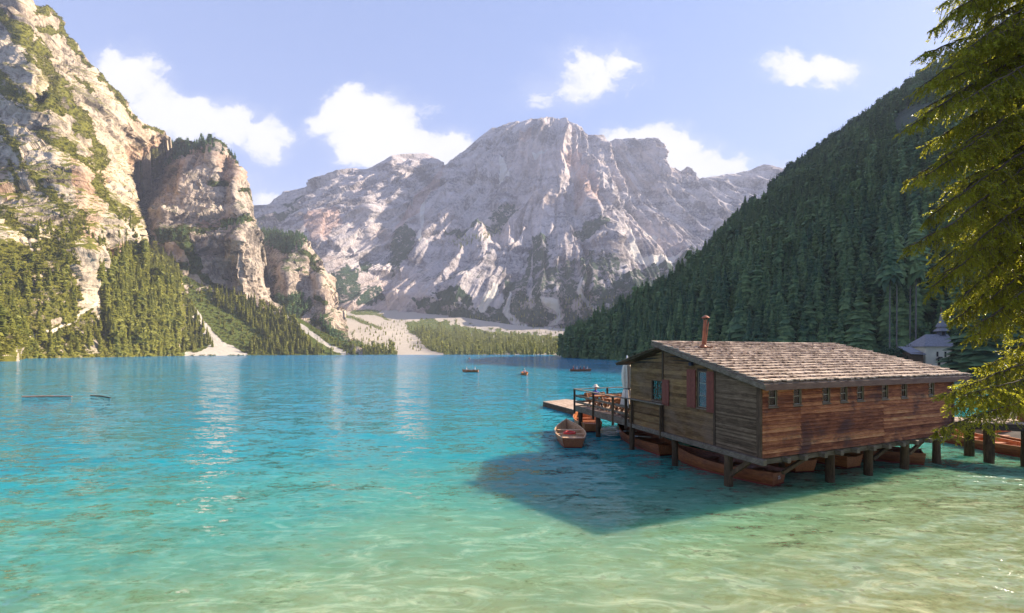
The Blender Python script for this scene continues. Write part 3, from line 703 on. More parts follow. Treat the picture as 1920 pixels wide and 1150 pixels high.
# ------------------------------------------------------------------ trees
def conifer(levels, blades, seed, R=.17, z0=.08, droop=.55, seg=2, ragged=.35, power=.85):
    """unit-high spruce crown: whorls of drooping, ragged boughs"""
    r = random.Random(seed); V_ = []; T_ = []; C_ = []
    for i in range(levels):
        f = (i + r.random() * .7) / levels; z = z0 + (1 - z0) * f
        rr = R * ((1 - f) ** power + .05) * r.uniform(1 - ragged, 1 + ragged * .5)
        nb = max(3, int(blades * (1 - .45 * f)))
        a0 = r.random() * 6.28
        for k in range(nb):
            a = a0 + 6.283 * k / nb + r.uniform(-.3, .3); ln = rr * r.uniform(.7, 1.25); dz = droop * ln * r.uniform(.6, 1.4)
            ca, sa = math.cos(a), math.sin(a); w = ln * r.uniform(.34, .55) + .012
            t = r.uniform(.15, .85); b = len(V_)
            pts = [(0, 0, z + .01), (ca * ln * .5 - sa * w, sa * ln * .5 + ca * w, z - dz * .75), (ca * ln * .58, sa * ln * .58, z - dz * .28), (ca * ln * .5 + sa * w, sa * ln * .5 - ca * w, z - dz * .75),
                   (ca * ln, sa * ln, z - dz * 1.05), (ca * ln * .75, sa * ln * .75, z - dz * 1.9)]
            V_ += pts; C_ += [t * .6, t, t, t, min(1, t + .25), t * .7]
            T_ += [(b, b + 1, b + 2), (b, b + 2, b + 3), (b + 1, b + 4, b + 2), (b + 2, b + 4, b + 3), (b + 1, b + 5, b + 3)]
    # leader
    b = len(V_); V_ += [(0, 0, 1.04), (.012, 0, .93), (-.006, .01, .93), (-.006, -.01, .93)]; C_ += [.6] * 4; T_ += [(b, b + 1, b + 2), (b, b + 2, b + 3), (b, b + 3, b + 1)]
    return np.array(V_), np.array(T_), np.array(C_)


def leafy(n, seed, leaf=.10, shape=(.42, .42, .5), cz=.55, hollow=.35):
    """unit-high leaf-clump crown or shrub with gaps"""
    r = random.Random(seed); V_ = []; T_ = []; C_ = []
    lobes = [(Vector((r.uniform(-1, 1) * shape[0] * .55, r.uniform(-1, 1) * shape[1] * .55, cz + r.uniform(-1, 1) * shape[2] * .5)), r.uniform(.35, .6)) for _ in range(9)]
    for _ in range(n):
        c, s = r.choice(lobes); d = Vector((r.gauss(0, 1), r.gauss(0, 1), r.gauss(0, 1))).normalized()
        q = c + Vector((d.x * shape[0], d.y * shape[1], d.z * shape[2])) * s * r.uniform(hollow, 1.1)
        if q.z < .02: q.z = .02 + r.random() * .1
        nrm = (d + Vector((r.uniform(-.6, .6), r.uniform(-.6, .6), r.uniform(-.2, .8)))).normalized(); a = nrm.orthogonal().normalized() * leaf * r.uniform(.5, 1.2); b2 = nrm.cross(a)
        b = len(V_); t = r.uniform(.1, .9); V_ += [tuple(q - a), tuple(q + b2 * .7), tuple(q + a), tuple(q - b2 * .6)]; C_ += [t] * 4; T_ += [(b, b + 1, b + 2), (b, b + 2, b + 3)]
    return np.array(V_), np.array(T_), np.array(C_)


CON_L = [conifer(11, 6, 40 + i, .13 + .014 * i, power=(.85, 1.05, .7, .9, 1.2)[i]) for i in range(5)] + [leafy(50, 33, .11, (.2, .2, .5), .52)]
CON_M = [conifer(22, 9, 60 + i, .12 + .014 * i, power=(.85, 1.05, .7, .9, 1.2)[i], ragged=(.35, .5, .3, .45, .4)[i]) for i in range(5)] + [leafy(110, 31, .09, (.20, .20, .5), .52)]
CON_H = [conifer(50, 15, 80 + i, .14 + .014 * i, .05, .75, 2, .45) for i in range(6)]
BUSH = [leafy(46, 20 + i, .15, (.5, .5, .42), .42) for i in range(4)]


def merged(name, items, temps, m, label, cat='forest'):
    """one object for a wood nobody could count; items: (x,y,z,h,w,template,tint)"""
    Vs = []; Fs = []; Cs = []; off = 0; nr = np.random.RandomState(5)
    for (x, y, z, h, w, k, tn) in items:
        v, t, c = temps[k % len(temps)]; a = nr.uniform(0, 6.28); ca, sa = math.cos(a), math.sin(a)
        lx, ly = nr.uniform(-.03, .03, 2)
        q = np.empty_like(v); q[:, 0] = (v[:, 0] * ca - v[:, 1] * sa) * w + lx * v[:, 2] * h + x; q[:, 1] = (v[:, 0] * sa + v[:, 1] * ca) * w + ly * v[:, 2] * h + y; q[:, 2] = v[:, 2] * h + z
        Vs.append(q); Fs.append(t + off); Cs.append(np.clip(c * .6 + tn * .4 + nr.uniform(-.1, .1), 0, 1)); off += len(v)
    Vv = np.concatenate(Vs); Ff = np.concatenate(Fs); Cc_ = np.concatenate(Cs)
    col = np.ones((len(Cc_), 4)); col[:, 0] = col[:, 1] = col[:, 2] = Cc_
    o = np_mesh(name, Vv, Ff, m, attrs={'tint': col}, smooth=False)
    return props(o, label, cat, None, 'stuff')


nrs = np.random.RandomState(3)


def scatter(p, polys, cell, n=400000, amp=6, cover=None, dens=1.0, notpoly=()):
    """points on a terrain patch, thinned to about one per cell"""
    iu = nrs.uniform(0, p.nu - 1.001, n); iv = nrs.uniform(0, p.nv - 1.001, n)
    i = iu.astype(int); j = iv.astype(int); fu = (iu - i)[:, None]; fv = (iv - j)[:, None]
    X = (p.X[j, i] * (1 - fu) + p.X[j, i + 1] * fu) * (1 - fv) + (p.X[j + 1, i] * (1 - fu) + p.X[j + 1, i + 1] * fu) * fv
    px = CX + X[:, 0] / X[:, 1] * F; py = HY - (X[:, 2] - CAMZ) / X[:, 1] * F
    q = np.stack([px * .05, py * .05, px * 0], -1); wx = px + amp * fbm(q, 3); wy = py + amp * fbm(q + 9, 3)
    ok = np.zeros(n, bool)
    for po in polys: ok |= inpoly(wx, wy, po)
    for po in notpoly: ok &= ~inpoly(wx, wy, po)
    if cover is not None: ok &= p.cover[j, i, 0] > cover
    ok &= X[:, 2] > .05
    ok &= nrs.uniform(size=n) < dens
    X = X[ok]; px = px[ok]; py = py[ok]
    key = (np.floor(X[:, 0] / cell).astype(np.int64) * 1000003 + np.floor(X[:, 1] / cell).astype(np.int64) * 1009 + np.floor(X[:, 2] / (cell * 1.2)).astype(np.int64))
    _, u = np.unique(key, return_index=True)
    return [(X[k, 0], X[k, 1], X[k, 2], px[k], py[k]) for k in u]


ALL = []   # every countable conifer: (zone, x,y,z,h,w,tint)
# right hill
hp = scatter(Hh, [[(1040, 690), (1040, 560), (1300, 420), (1740, 60), (1960, 0), (2500, 60), (2500, 640), (2000, 660), (1750, 655), (1560, 672), (1300, 684), (1230, 684), (1062, 676)]], 5.2, 900000, 2, notpoly=RK)
for (x, y, z, px, py) in hp:
    if px > 2080: continue
    h = nrs.triangular(5, 9.5, 16) * (1.25 if py > 560 else 1); h *= np.interp(py, [150, 450], [.95, 1.0])
    if nrs.uniform() < .1: h *= 1.25
    ALL.append(['hill', x, y, z - .5, h, h * nrs.uniform(1.0, 1.7), nrs.uniform(0, 1) ** 1.2])
for (x, y, z, px, py) in scatter(Hh, [[(1058, 672), (1064, 640), (1300, 560), (1300, 680), (1200, 677)]], 4.6, 200000, 1):
    h = nrs.uniform(8, 17); ALL.append(['hill', x, y, z - .4, h, h * nrs.uniform(1, 1.4), nrs.uniform(0, 1)])
# left bank: big spruces in the gully, then the slope
for (x, y, z, px, py) in scatter(B, [[(188, 520), (215, 500), (250, 472), (300, 480), (335, 520), (335, 668), (215, 664), (195, 600)]], 6.5, 250000, 5):
    h = nrs.uniform(15, 27); ALL.append(['cliff', x, y, z - .5, h, h * nrs.uniform(.9, 1.3), nrs.uniform(.2, 1)])
for (x, y, z, px, py) in scatter(B, [[(0, 500), (60, 500), (120, 520), (150, 560), (130, 600), (0, 640)], [(60, 640), (200, 620), (215, 664), (50, 668)], [(-100, 480), (0, 480), (0, 660), (-100, 660)]], 9, 250000, 8):
    h = nrs.uniform(7, 17); ALL.append(['cliff', x, y, z - .5, h, h * nrs.uniform(1.1, 1.6), nrs.uniform(.2, 1)])
for (x, y, z, px, py) in scatter(B, [[(60, 430), (110, 400), (150, 420), (130, 490), (70, 500)], [(160, 440), (190, 430), (200, 470)], [(215, 405), (250, 420), (250, 470), (230, 460)]], 10, 100000, 8, dens=.6):
    h = nrs.uniform(5, 10); ALL.append(['cliff', x, y, z - .5, h, h * nrs.uniform(1.1, 1.6), nrs.uniform(.2, 1)])
for (x, y, z, px, py) in scatter(E, [[(290, 470), (320, 492), (348, 560), (375, 600), (398, 650), (290, 668)]], 6.5, 200000, 3):
    h = nrs.uniform(12, 23) * (1 if px < 350 else .75); ALL.append(['bank', x, y, z - .5, h, h * nrs.uniform(1.0, 1.4), nrs.uniform(.2, 1)])
for (x, y, z, px, py) in scatter(E, [[(400, 548), (450, 562), (530, 592), (560, 625), (596, 664), (520, 664), (500, 640), (470, 610), (410, 575)], [(470, 652), (600, 652), (600, 665), (470, 665)], [(655, 650), (735, 658), (735, 665), (660, 665)]], 7.0, 200000, 5):
    h = nrs.uniform(12, 22) * (.6 if px > 640 else 1); ALL.append(['bank', x, y, z - .5, h, h * nrs.uniform(.9, 1.3), nrs.uniform(.1, 1)])
for (x, y, z, px, py) in scatter(E, [[(350, 525), (400, 545), (410, 580), (500, 650), (470, 655), (420, 620), (365, 550)], [(600, 630), (650, 645), (650, 660), (620, 655)]], 13, 100000, 5):
    h = nrs.uniform(5, 11); ALL.append(['bank', x, y, z - .5, h, h * nrs.uniform(1.0, 1.5), nrs.uniform(.3, 1)])
# crag tops and ledges
for (x, y, z, px, py) in scatter(Cc, [[(255, 320), (310, 276), (345, 266), (405, 262), (395, 285), (345, 292), (300, 320)]], 7.0, 200000, 3):
    h = nrs.uniform(8, 17); ALL.append(['crag', x, y, z - .5, h, h * nrs.uniform(.9, 1.3), nrs.uniform(0, .5)])
for (x, y, z, px, py) in scatter(Cc, [[(300, 434), (345, 432), (345, 450), (300, 452)], [(420, 422), (465, 408), (465, 418), (425, 432)], [(380, 270), (445, 290), (448, 310), (430, 296)], [(262, 445), (290, 455), (290, 470), (262, 470)]], 9, 200000, 2):
    h = nrs.uniform(5, 12); ALL.append(['crag', x, y, z - .5, h, h * nrs.uniform(.9, 1.4), nrs.uniform(0, .8)])
for (x, y, z, px, py) in scatter(Dd, [[(466, 425), (560, 436), (576, 452), (560, 472), (535, 476), (480, 452)], [(515, 560), (565, 555), (585, 575), (560, 600), (520, 590)], [(600, 600), (650, 640), (655, 660), (630, 650)]], 8, 200000, 3):
    h = nrs.uniform(9, 17); ALL.append(['crag', x, y, z - .5, h, h * nrs.uniform(.9, 1.3), nrs.uniform(0, .6)])
# far shore
for (x, y, z, px, py) in scatter(Vp, [[(775, 626), (800, 620), (860, 624), (930, 636), (1010, 642), (1080, 648), (1100, 668), (838, 668), (800, 655)], [(600, 655), (735, 658), (735, 665), (600, 665)]], 9.5, 250000, 14, dens=.7):
    h = nrs.uniform(11, 24); ALL.append(['far', x, y, z - .5, h, h * nrs.uniform(.75, 1.15), nrs.uniform(.0, 1)])
for (x, y, z, px, py) in scatter(Vp, [[(600, 590), (680, 602), (720, 620), (690, 610), (640, 598)], [(655, 620), (760, 600), (790, 640), (820, 660), (660, 650)], [(1000, 612), (1140, 612), (1140, 640), (1000, 632)]], 24, 100000, 6, dens=.6):
    h = nrs.uniform(5, 12); ALL.append(['far', x, y, z - .5, h, h * nrs.uniform(.9, 1.4), nrs.uniform(.1, 1)])
for (x, y, z, px, py) in scatter(A, [[(950, 600), (985, 560), (1030, 575), (1060, 600), (1060, 640), (950, 640)], [(1060, 560), (1180, 560), (1200, 620), (1060, 640)], [(840, 455), (935, 430), (940, 440), (860, 466)], [(470, 412), (520, 430), (520, 445), (470, 440)], [(850, 596), (940, 600), (940, 620), (850, 610)]], 17, 250000, 6, dens=.7):
    h = nrs.uniform(11, 19); ALL.append(['far', x, y, z - .5, h, h * nrs.uniform(.8, 1.2), nrs.uniform(.1, .9)])

def shown(t):
    px = CX + t[1] / t[2] * F; top = HY - (t[3] + t[4] - CAMZ) / t[2] * F; bot = HY - (t[3] - CAMZ) / t[2] * F
    if px < 5 or px > 1840: return 0
    if t[0] == 'hill' and 1235 < px < 1800 and top > 628: return 0
    if t[0] == 'hill' and px > 1720 and top < 600: return 0
    return t[4] / t[2]
vis = sorted(range(len(ALL)), key=lambda i: -shown(ALL[i]))
IND = set(vis[:290])
LABS = {'hill': ('dark green spruce in the dense wood on the shaded hillside behind the boathouse', 'spruces on the shaded hillside'),
        'cliff': ('sunlit green spruce at the foot of the high pale cliff on the left', 'spruces under the left cliff'),
        'bank': ('sunlit yellow-green spruce on the grassy bank below the crags', 'spruces on the bank below the crags'),
        'crag': ('small dark spruce growing on top of the rocky crag', 'spruces on the crag'),
        'far': ('slender sunlit spruce on the far shore below the mountain', 'spruces on the far shore')}
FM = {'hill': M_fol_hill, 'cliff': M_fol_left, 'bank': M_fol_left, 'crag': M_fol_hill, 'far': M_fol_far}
protos = {}


def tree_proto(zone, k):
    lab, grp = LABS[zone]; root = empty('spruce_tree', (0, 0, -500), 0, lab, 'tree', grp)
    v, t, c = CON_H[k]; col = np.ones((len(c), 4)); col[:, :3] = c[:, None]
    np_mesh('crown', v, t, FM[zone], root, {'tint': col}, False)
    mb = MB(); mb.tube([(0, 0, 0), (.002, 0, .5), (0, 0, .97)], [.013, .008, .002], 6, .5); mb.build('trunk', M_bark, root, world=False)
    return root


nind = 0
for i in sorted(IND):
    z_, x, y, z, h, w, tn = ALL[i]; k = nind % 6; nind += 1
    if (z_, k) not in protos: o = protos[(z_, k)] = tree_proto(z_, k)
    else: o = copy_tree(protos[(z_, k)])
    o.location = (x, y, z); o.scale = (w * .92, w * .92, h); o.rotation_euler = (rnd.uniform(-.03, .03), rnd.uniform(-.03, .03), rnd.uniform(0, 6.28))
rest = [t for i, t in enumerate(ALL) if i not in IND]
def zitems(zs, near=None):
    return [(t[1], t[2], t[3], t[4], t[5], int(nrs.randint(18)), t[6]) for t in rest if t[0] in zs and (near is None or (t[2] < 420) == near)]
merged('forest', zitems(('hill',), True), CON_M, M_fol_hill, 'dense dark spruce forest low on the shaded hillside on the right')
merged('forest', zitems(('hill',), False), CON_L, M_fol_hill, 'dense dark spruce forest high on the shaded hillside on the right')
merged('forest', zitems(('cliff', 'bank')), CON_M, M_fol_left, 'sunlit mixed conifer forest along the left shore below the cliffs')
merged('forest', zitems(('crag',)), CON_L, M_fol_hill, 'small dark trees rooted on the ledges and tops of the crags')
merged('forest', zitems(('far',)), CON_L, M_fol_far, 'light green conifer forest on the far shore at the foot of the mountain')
# shrubs
bs = []
for (x, y, z, px, py) in scatter(B, [[(-200, -100), (335, -100), (335, 672), (-200, 690)]], 3.6, 500000, 0, cover=.35):
    s = nrs.uniform(1.6, 4.2) * (1 if py > 420 else .8); bs.append((x, y, z - .5, s, s * nrs.uniform(1.0, 1.8), int(nrs.randint(9)), nrs.uniform(.1, 1)))
for (x, y, z, px, py) in scatter(E, [[(290, 460), (760, 460), (760, 668), (290, 672)]], 4.2, 300000, 0, cover=.4):
    s = nrs.uniform(1.2, 2.8); bs.append((x, y, z - .4, s, s * nrs.uniform(1.2, 2.2), int(nrs.randint(9)), nrs.uniform(.2, 1)))
merged('shrubs', bs, BUSH, M_bush, 'sunlit green scrub on the ledges of the cliff and along the left shore', 'scrub')
bs = []
for (x, y, z, px, py) in scatter(Cc, [[(200, 200), (560, 200), (560, 668), (200, 668)]], 6, 300000, 0, cover=.35) + scatter(Dd, [[(440, 400), (700, 400), (700, 668), (440, 668)]], 6, 200000, 0, cover=.35):
    s = nrs.uniform(2, 4.5); bs.append((x, y, z - .5, s, s * nrs.uniform(1.0, 1.8), int(nrs.randint(9)), nrs.uniform(0, .6)))
merged('shrubs', bs, BUSH, M_bush, 'dark green scrub on the ledges of the two crags', 'scrub')
bs = []
for (x, y, z, px, py) in scatter(Vp, [[(600, 560), (1400, 560), (1400, 668), (600, 668)]], 9, 300000, 0, cover=.4):
    s = nrs.uniform(1.5, 3.5); bs.append((x, y, z - .4, s, s * nrs.uniform(1.2, 2.2), int(nrs.randint(9)), nrs.uniform(.2, 1)))
merged('shrubs', bs, BUSH, M_fol_far, 'light green scrub on the flat ground of the far shore', 'scrub')

# ------------------------------------------------------------------ water
m, N = mat('lake_water'); geo = N.n('ShaderNodeNewGeometry'); pos = geo.outputs['Position']
sp = N.n('ShaderNodeSeparateXYZ', {0: pos}); wxn = N.noise(pos, .09, 3, .5)
t_ = N.m('SUBTRACT', sp.outputs[1], N.m('MULTIPLY', N.m('MINIMUM', sp.outputs[0], 45.0), .36))
t_ = N.m('ADD', N.m('MINIMUM', t_, N.m('ADD', N.m('MULTIPLY', N.m('MAXIMUM', N.m('SUBTRACT', 64.0, sp.outputs[0]), 0.0), 1.1), 9.0)), N.m('MULTIPLY', N.m('SUBTRACT', wxn, .5), 9.0))
depthc = N.ramp(N.mr(t_, 2.0, 42.0), [(0, (.54, .51, .32)), (.10, (.41, .47, .28)), (.20, (.22, .40, .25)), (.31, (.07, .34, .28)), (.48, (.012, .28, .29)), (1.0, (.008, .25, .31))])
farc = N.ramp(N.mr(sp.outputs[1], 40, 500), [(0, (.008, .25, .31)), (.3, (.012, .23, .34)), (1, (.02, .21, .37))])
base = N.mix(N.m('MULTIPLY', N.mr(sp.outputs[1], 40, 60), N.mr(sp.outputs[0], 62, 44)), depthc, farc)
# stones, weed and painted caustic light bands on the shallow bed
bed = N.noise(N.n('ShaderNodeMapping', {0: pos, 'Rotation': (0, 0, .35), 'Scale': (.5, 1.5, 1)}).outputs[0], 1.5, 7, .68, 1.2)
shal = N.mr(t_, 20, 7)
base = N.mix(N.m('MULTIPLY', shal, N.mr(bed, .42, .66, .55, 0)), base, (.16, .18, .06))
base = N.mix(N.m('MULTIPLY', N.mr(t_, 26, 6), N.mr(bed, .52, .72, 0, .5)), base, (.74, .70, .46))
vor = N.n('ShaderNodeTexVoronoi', {'Vector': N.vm('ADD', pos, N.n('ShaderNodeVectorMath', {0: N.n('ShaderNodeTexNoise', {'Vector': pos, 'Scale': 2.5, 'Detail': 3.0}).outputs['Color'], 3: .5}, operation='SCALE').outputs[0]), 'Scale': 3.6}).outputs[0]
base = N.mix(N.m('MULTIPLY', N.mr(t_, 14, 6), N.m('MULTIPLY', N.mr(vor, .30, .16), N.mr(bed, .42, .60, 0, .55))), base, (.16, .14, .09))
# waves: slopes straight from noise, so they hold at every distance
def slope(rot, sx, sy, scale, det, ax, ay):
    nc = N.n('ShaderNodeTexNoise', {'Vector': N.n('ShaderNodeMapping', {0: pos, 'Rotation': (0, 0, rot), 'Scale': (sx, sy, 1)}).outputs[0], 'Scale': scale, 'Detail': det, 'Roughness': .6, 'Distortion': .35}).outputs['Color']
    return N.n('ShaderNodeVectorMath', {0: N.vm('SUBTRACT', nc, (.5, .5, .5)), 1: (ax, ay, 0)}, operation='MULTIPLY').outputs[0]
patchy = N.mr(N.noise(pos, .05, 4, .6), .35, .65, .55, 1.25)
sl = N.vm('ADD', slope(.28, .5, 1.3, .45, 3, .45, .75), N.vm('ADD', slope(-.2, .55, 1.4, 1.7, 4, .8, 1.35), N.vm('ADD', slope(.5, .8, 1.5, 5.0, 4, .8, 1.1), slope(.9, .8, 1.3, 15.0, 3, .32, .5))))
sl = N.n('ShaderNodeVectorMath', {0: sl, 3: patchy}, operation='SCALE').outputs[0]
bp = N.vm('NORMALIZE', N.vm('ADD', sl, (0, 0, 1)))
base = N.mix(1.0, base, N.ramp(N.mr(t_, 6.0, 26.0), [(0, (.72, .75, .70)), (1, (.55, .86, .95))]), 'MULTIPLY')
soft = N.vm('NORMALIZE', N.vm('ADD', N.n('ShaderNodeVectorMath', {0: sl, 3: 1.1}, operation='SCALE').outputs[0], (0, 0, 1)))
body = N.n('ShaderNodeSubsurfaceScattering', {'Color': base, 'Scale': 1.6, 'Radius': (.35, .9, .9), 'Normal': soft}, falloff='BURLEY')
gl = N.n('ShaderNodeBsdfGlossy', {'Color': (1, 1, 1, 1), 'Roughness': .04, 'Normal': bp})
fr = N.n('ShaderNodeFresnel', {0: 1.33, 1: bp})
wmix = N.n('ShaderNodeMixShader', {0: N.m('MINIMUM', fr.outputs[0], .62), 1: body.outputs[0], 2: gl.outputs[0]})
finish(N, wmix); M_water = m
me = bpy.data.meshes.new('lake_water'); me.from_pydata([(-1500, -6, 0), (1500, -6, 0), (1500, 1300, 0), (-1500, 1300, 0)], [], [(0, 1, 2, 3)])
props(link('lake_water', me, M_water), kind='structure')
# ground under everything, and the bank the photographer stands on
M_bank = simple('ground_earth', (.16, .13, .09), .95, .4, 1.5, .05)
me = bpy.data.meshes.new('ground'); me.from_pydata([(-3500, -55, -6), (4500, -55, -6), (4500, 4200, -6), (-3500, 4200, -6)], [], [(0, 1, 2, 3)])
props(link('ground', me, M_bank), kind='structure')
gx = np.linspace(-40, 70, 111); gy = np.linspace(-40, 26, 67); XX, YY = np.meshgrid(gx, gy)
e = np.minimum(YY - (5.0 - .02 * np.abs(XX)), 1e9); e = np.minimum(e, 15.5 - XX + np.clip(YY, 0, 100) * .42)
zz = np.clip(-e * .45, -2.5, 3.2) + .25 * fbm(np.stack([XX / 5, YY / 5, XX * 0], -1), 4) - .2
i = np.arange(66 * 111).reshape(66, 111)[:, :-1].ravel()
props(np_mesh('shore_ground', np.stack([XX, YY, zz], -1).reshape(-1, 3), np.stack([i, i + 1, i + 112, i + 111], 1), M_bank), kind='structure')
# ------------------------------------------------------------------ boathouse
P0 = Vector((8.11, 13.95, 0)); DA = Vector((-.309, .951, 0)); DB = Vector((.928, .373, 0)); DZ = .25


def H(s, t, z): return P0 + DB * s + DA * t + Vector((0, 0, z + DZ))
def hx(mb, s0, s1, t0, t1, z0, z1, col=None, mi=0): mb.hexa([H(s0, t0, z0), H(s1, t0, z0), H(s1, t1, z0), H(s0, t1, z0), H(s0, t0, z1), H(s1, t0, z1), H(s1, t1, z1), H(s0, t1, z1)], col, mi)
def s_of(px): k = (px - CX) / F; return (13.95 * k - 8.11) / (.928 - .373 * k)
def t_of(px): k = (px - CX) / F; return (8.11 - 13.95 * k) / (.951 * k + .309)
def zr(t): return 3.51 + .2548 * (t + .3)
def zrear(t): return 4.60 - .245 * (t - 4.92)


ZF = 1.10
hut = empty('boathouse', H(0, 0, ZF), 0, 'weathered wooden boathouse on stilts over the water with a shingled roof', 'boathouse')
# long wall, lapped boards with window openings
WL = [s_of(p) for p in (1447, 1493, 1547, 1580, 1611, 1657, 1693, 1744)]
mb = MB(); nrow = 18; z0 = ZF - .08; hh_ = (3.44 - z0) / nrow
for r in range(nrow):
    za = z0 + r * hh_; zb = za + hh_ * .90; zm = (za + zb) / 2
    cuts = [0.02]
    joints = sorted([s_of(1500) + rnd.uniform(-.02, .02), s_of(1655) + rnd.uniform(-.02, .02)] + ([rnd.uniform(6, 11)] if rnd.random() < .4 else []))
    segs = []; a = 0.02
    for j in joints + [11.5]: segs.append((a + .003, j - .003)); a = j
    for (sa, sb) in segs:
        parts = [(sa, sb)]
        if 2.66 < zm < 3.32:
            for w in WL:
                nx = []
                for (p, q) in parts:
                    if q < w - .21 or p > w + .21: nx.append((p, q))
                    else:
                        if p < w - .21: nx.append((p, w - .21))
                        if q > w + .21: nx.append((w + .21, q))
                parts = nx
        c = rnd.random()
        for (p, q) in parts:
            o = rnd.uniform(0, .004)
            mb.hexa([H(p, -.066 - o, za), H(q, -.066 - o, za), H(q, .0, za), H(p, .0, za), H(p, -.014 - o, zb), H(q, -.014 - o, zb), H(q, .0, zb), H(p, .0, zb)], c)
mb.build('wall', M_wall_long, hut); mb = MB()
hx(mb, 0.02, 11.5, .002, .09, z0, 2.66, .5)
prev = .02
for w in WL + [11.71]: hx(mb, prev, w - .21, .002, .09, 2.66, 3.32, .5); prev = w + .21
hx(mb, 0.02, 11.5, .002, .09, 3.32, 3.5, .5)
mb.build('wall_backing', M_dark, hut)  # dark tone in the gaps paints the shadow lines between lapped boards
# far end wall and back wall with through windows
mb = MB(); hx(mb, 11.41, 11.5, .1, 7.25, ZF - .08, 3.6, .4)
for i in range(14): hx(mb, 11.5, 11.52 + .01 * (i % 2), .0, 7.35, ZF - .08 + i * .19, ZF + .1 + i * .19, rnd.random())
mb.build('wall', M_wall_gable, hut)
mb = MB()
def pane_wall(mb, a, b, zt0, zt1, ops, f):
    prev = a
    for (u, v, zl, zh) in ops:
        f(mb, prev, u, zt0, zt1); f(mb, u, v, zt0, zl); f(mb, u, v, zh, zt1); prev = v
    f(mb, prev, b, zt0, zt1)
pane_wall(mb, .02, 11.5, ZF - .08, 3.95, [(1.0, 2.3, 1.85, 3.2), (3.9, 5.3, 1.5, 3.5), (7.0, 8.0, 2.0, 3.2), (9.4, 10.4, 2.0, 3.2)], lambda m_, a, b, c, d: hx(m_, a, b, 7.27, 7.35, c, d, .5))
mb.build('wall', M_wall_gable, hut)
# gable wall
GW = [(4.92, 5.71, 2.31, 3.265), (2.30, 2.85, 2.33, 3.78)]
mb = MB()
def top(t): return (zr(t) - .10) if t < 4.92 else zrear(t) - .08
def gable_boards(mb, t0, t1, bh, out, zstart=ZF - .05, jit=.004):
    z = zstart
    while z < 4.7:
        h_ = bh * rnd.uniform(.9, 1.1); zb = z + h_ - .004
        # split the row where the roof cuts it
        n = 24; ts = [t0 + (t1 - t0) * i / n for i in range(n + 1)]
        segs = []; cur = None
        for i in range(n):
            tm = (ts[i] + ts[i + 1]) / 2; ok = top(tm) > z + .02
            for (a, b, c, d) in GW:
                if a < tm < b and z + h_ / 2 > c and z + h_ / 2 < d: ok = False
            if ok:
                if cur is None: cur = [ts[i], ts[i + 1]]
                else: cur[1] = ts[i + 1]
            elif cur: segs.append(cur); cur = None
        if cur: segs.append(cur)
        for (a, b) in segs:
            for (wa, wb, c, d) in GW:      # meet openings exactly
                if z + h_ / 2 > c and z + h_ / 2 < d:
                    if abs(a - wb) < .3 and a < wb + .3 and a > wa: a = wb
                    if abs(b - wa) < .3 and b > wa - .3 and b < wb: b = wa
            zt = [min(zb, top(a)), min(zb, top(b))]
            o = out + rnd.uniform(0, jit); c_ = rnd.random()
            mb.hexa([H(-o - .012, a, z), H(0, a, z), H(0, b, z), H(-o - .012, b, z), H(-o, a, zt[0]), H(0, a, zt[0]), H(0, b, zt[1]), H(-o, b, zt[1])], c_)
        z += h_
gable_boards(mb, 1.97, 4.90, .155, .014); gable_boards(mb, 4.94, 7.35, .165, .02)
mb.build('wall', M_wall_gable, hut)
mb = MB(); gable_boards(mb, .10, 1.88, .062, .02); mb.build('wall', M_planks, hut)
mb = MB()                                  # inner lining
for (a, b) in ((.02, 2.30), (2.85, 4.92), (5.71, 7.35)):
    mb.hexa([H(.003, a, ZF), H(.09, a, ZF), H(.09, b, ZF), H(.003, b, ZF), H(.003, a, top(a) - .02), H(.09, a, top(a) - .02), H(.09, b, top(b) - .02), H(.003, b, top(b) - .02)], .4)
for (a, b, c, d) in GW:
    hx(mb, .003, .09, a, b, ZF, c, .4); hx(mb, .003, .09, a, b, d, top(b) - .05 if a > 4 else top(a) - .02, .4)
mb.build('lining', M_dark, hut)
mb = MB(); hx(mb, .02, 11.45, .02, 13.1, ZF - .14, ZF - .02, .5); mb.build('floor', M_planks, hut)
# corner posts, studs, sill
for q_ in ((-.075, .02, -.075, .08, ZF - .1, 3.46), (-.06, 0, 1.88, 1.97, ZF - .15, zr(1.9) - .12), (-.055, 0, 4.84, 4.94, ZF - .2, 4.66), (11.45, 11.56, -.08, .02, ZF - .1, 3.55)):
    mb = MB(); hx(mb, *q_); mb.build('corner_post', M_trim, hut)
mb = MB(); mb.beam(H(-.11, -.28, ZF - .16), H(-.11, 13.15, ZF - .16), .16, .19, .5); mb.build('sill_beam', M_beam, hut, bevel=.012)
mb = MB(); mb.beam(H(0.1, .05, ZF - .22), H(11.5, .05, ZF - .22), .12, .16, .3); mb.build('sill_beam', M_beam, hut)
for px in (1468, 1500, 1537, 1567, 1597, 1628, 1656, 1683, 1708, 1733, 1757):
    s = s_of(px); mb = MB(); mb.beam(H(s, -.24, ZF - .20), H(s, 7.2, ZF - .20), .15, .17, .6); mb.build('joist', M_beam, hut, bevel=.01)
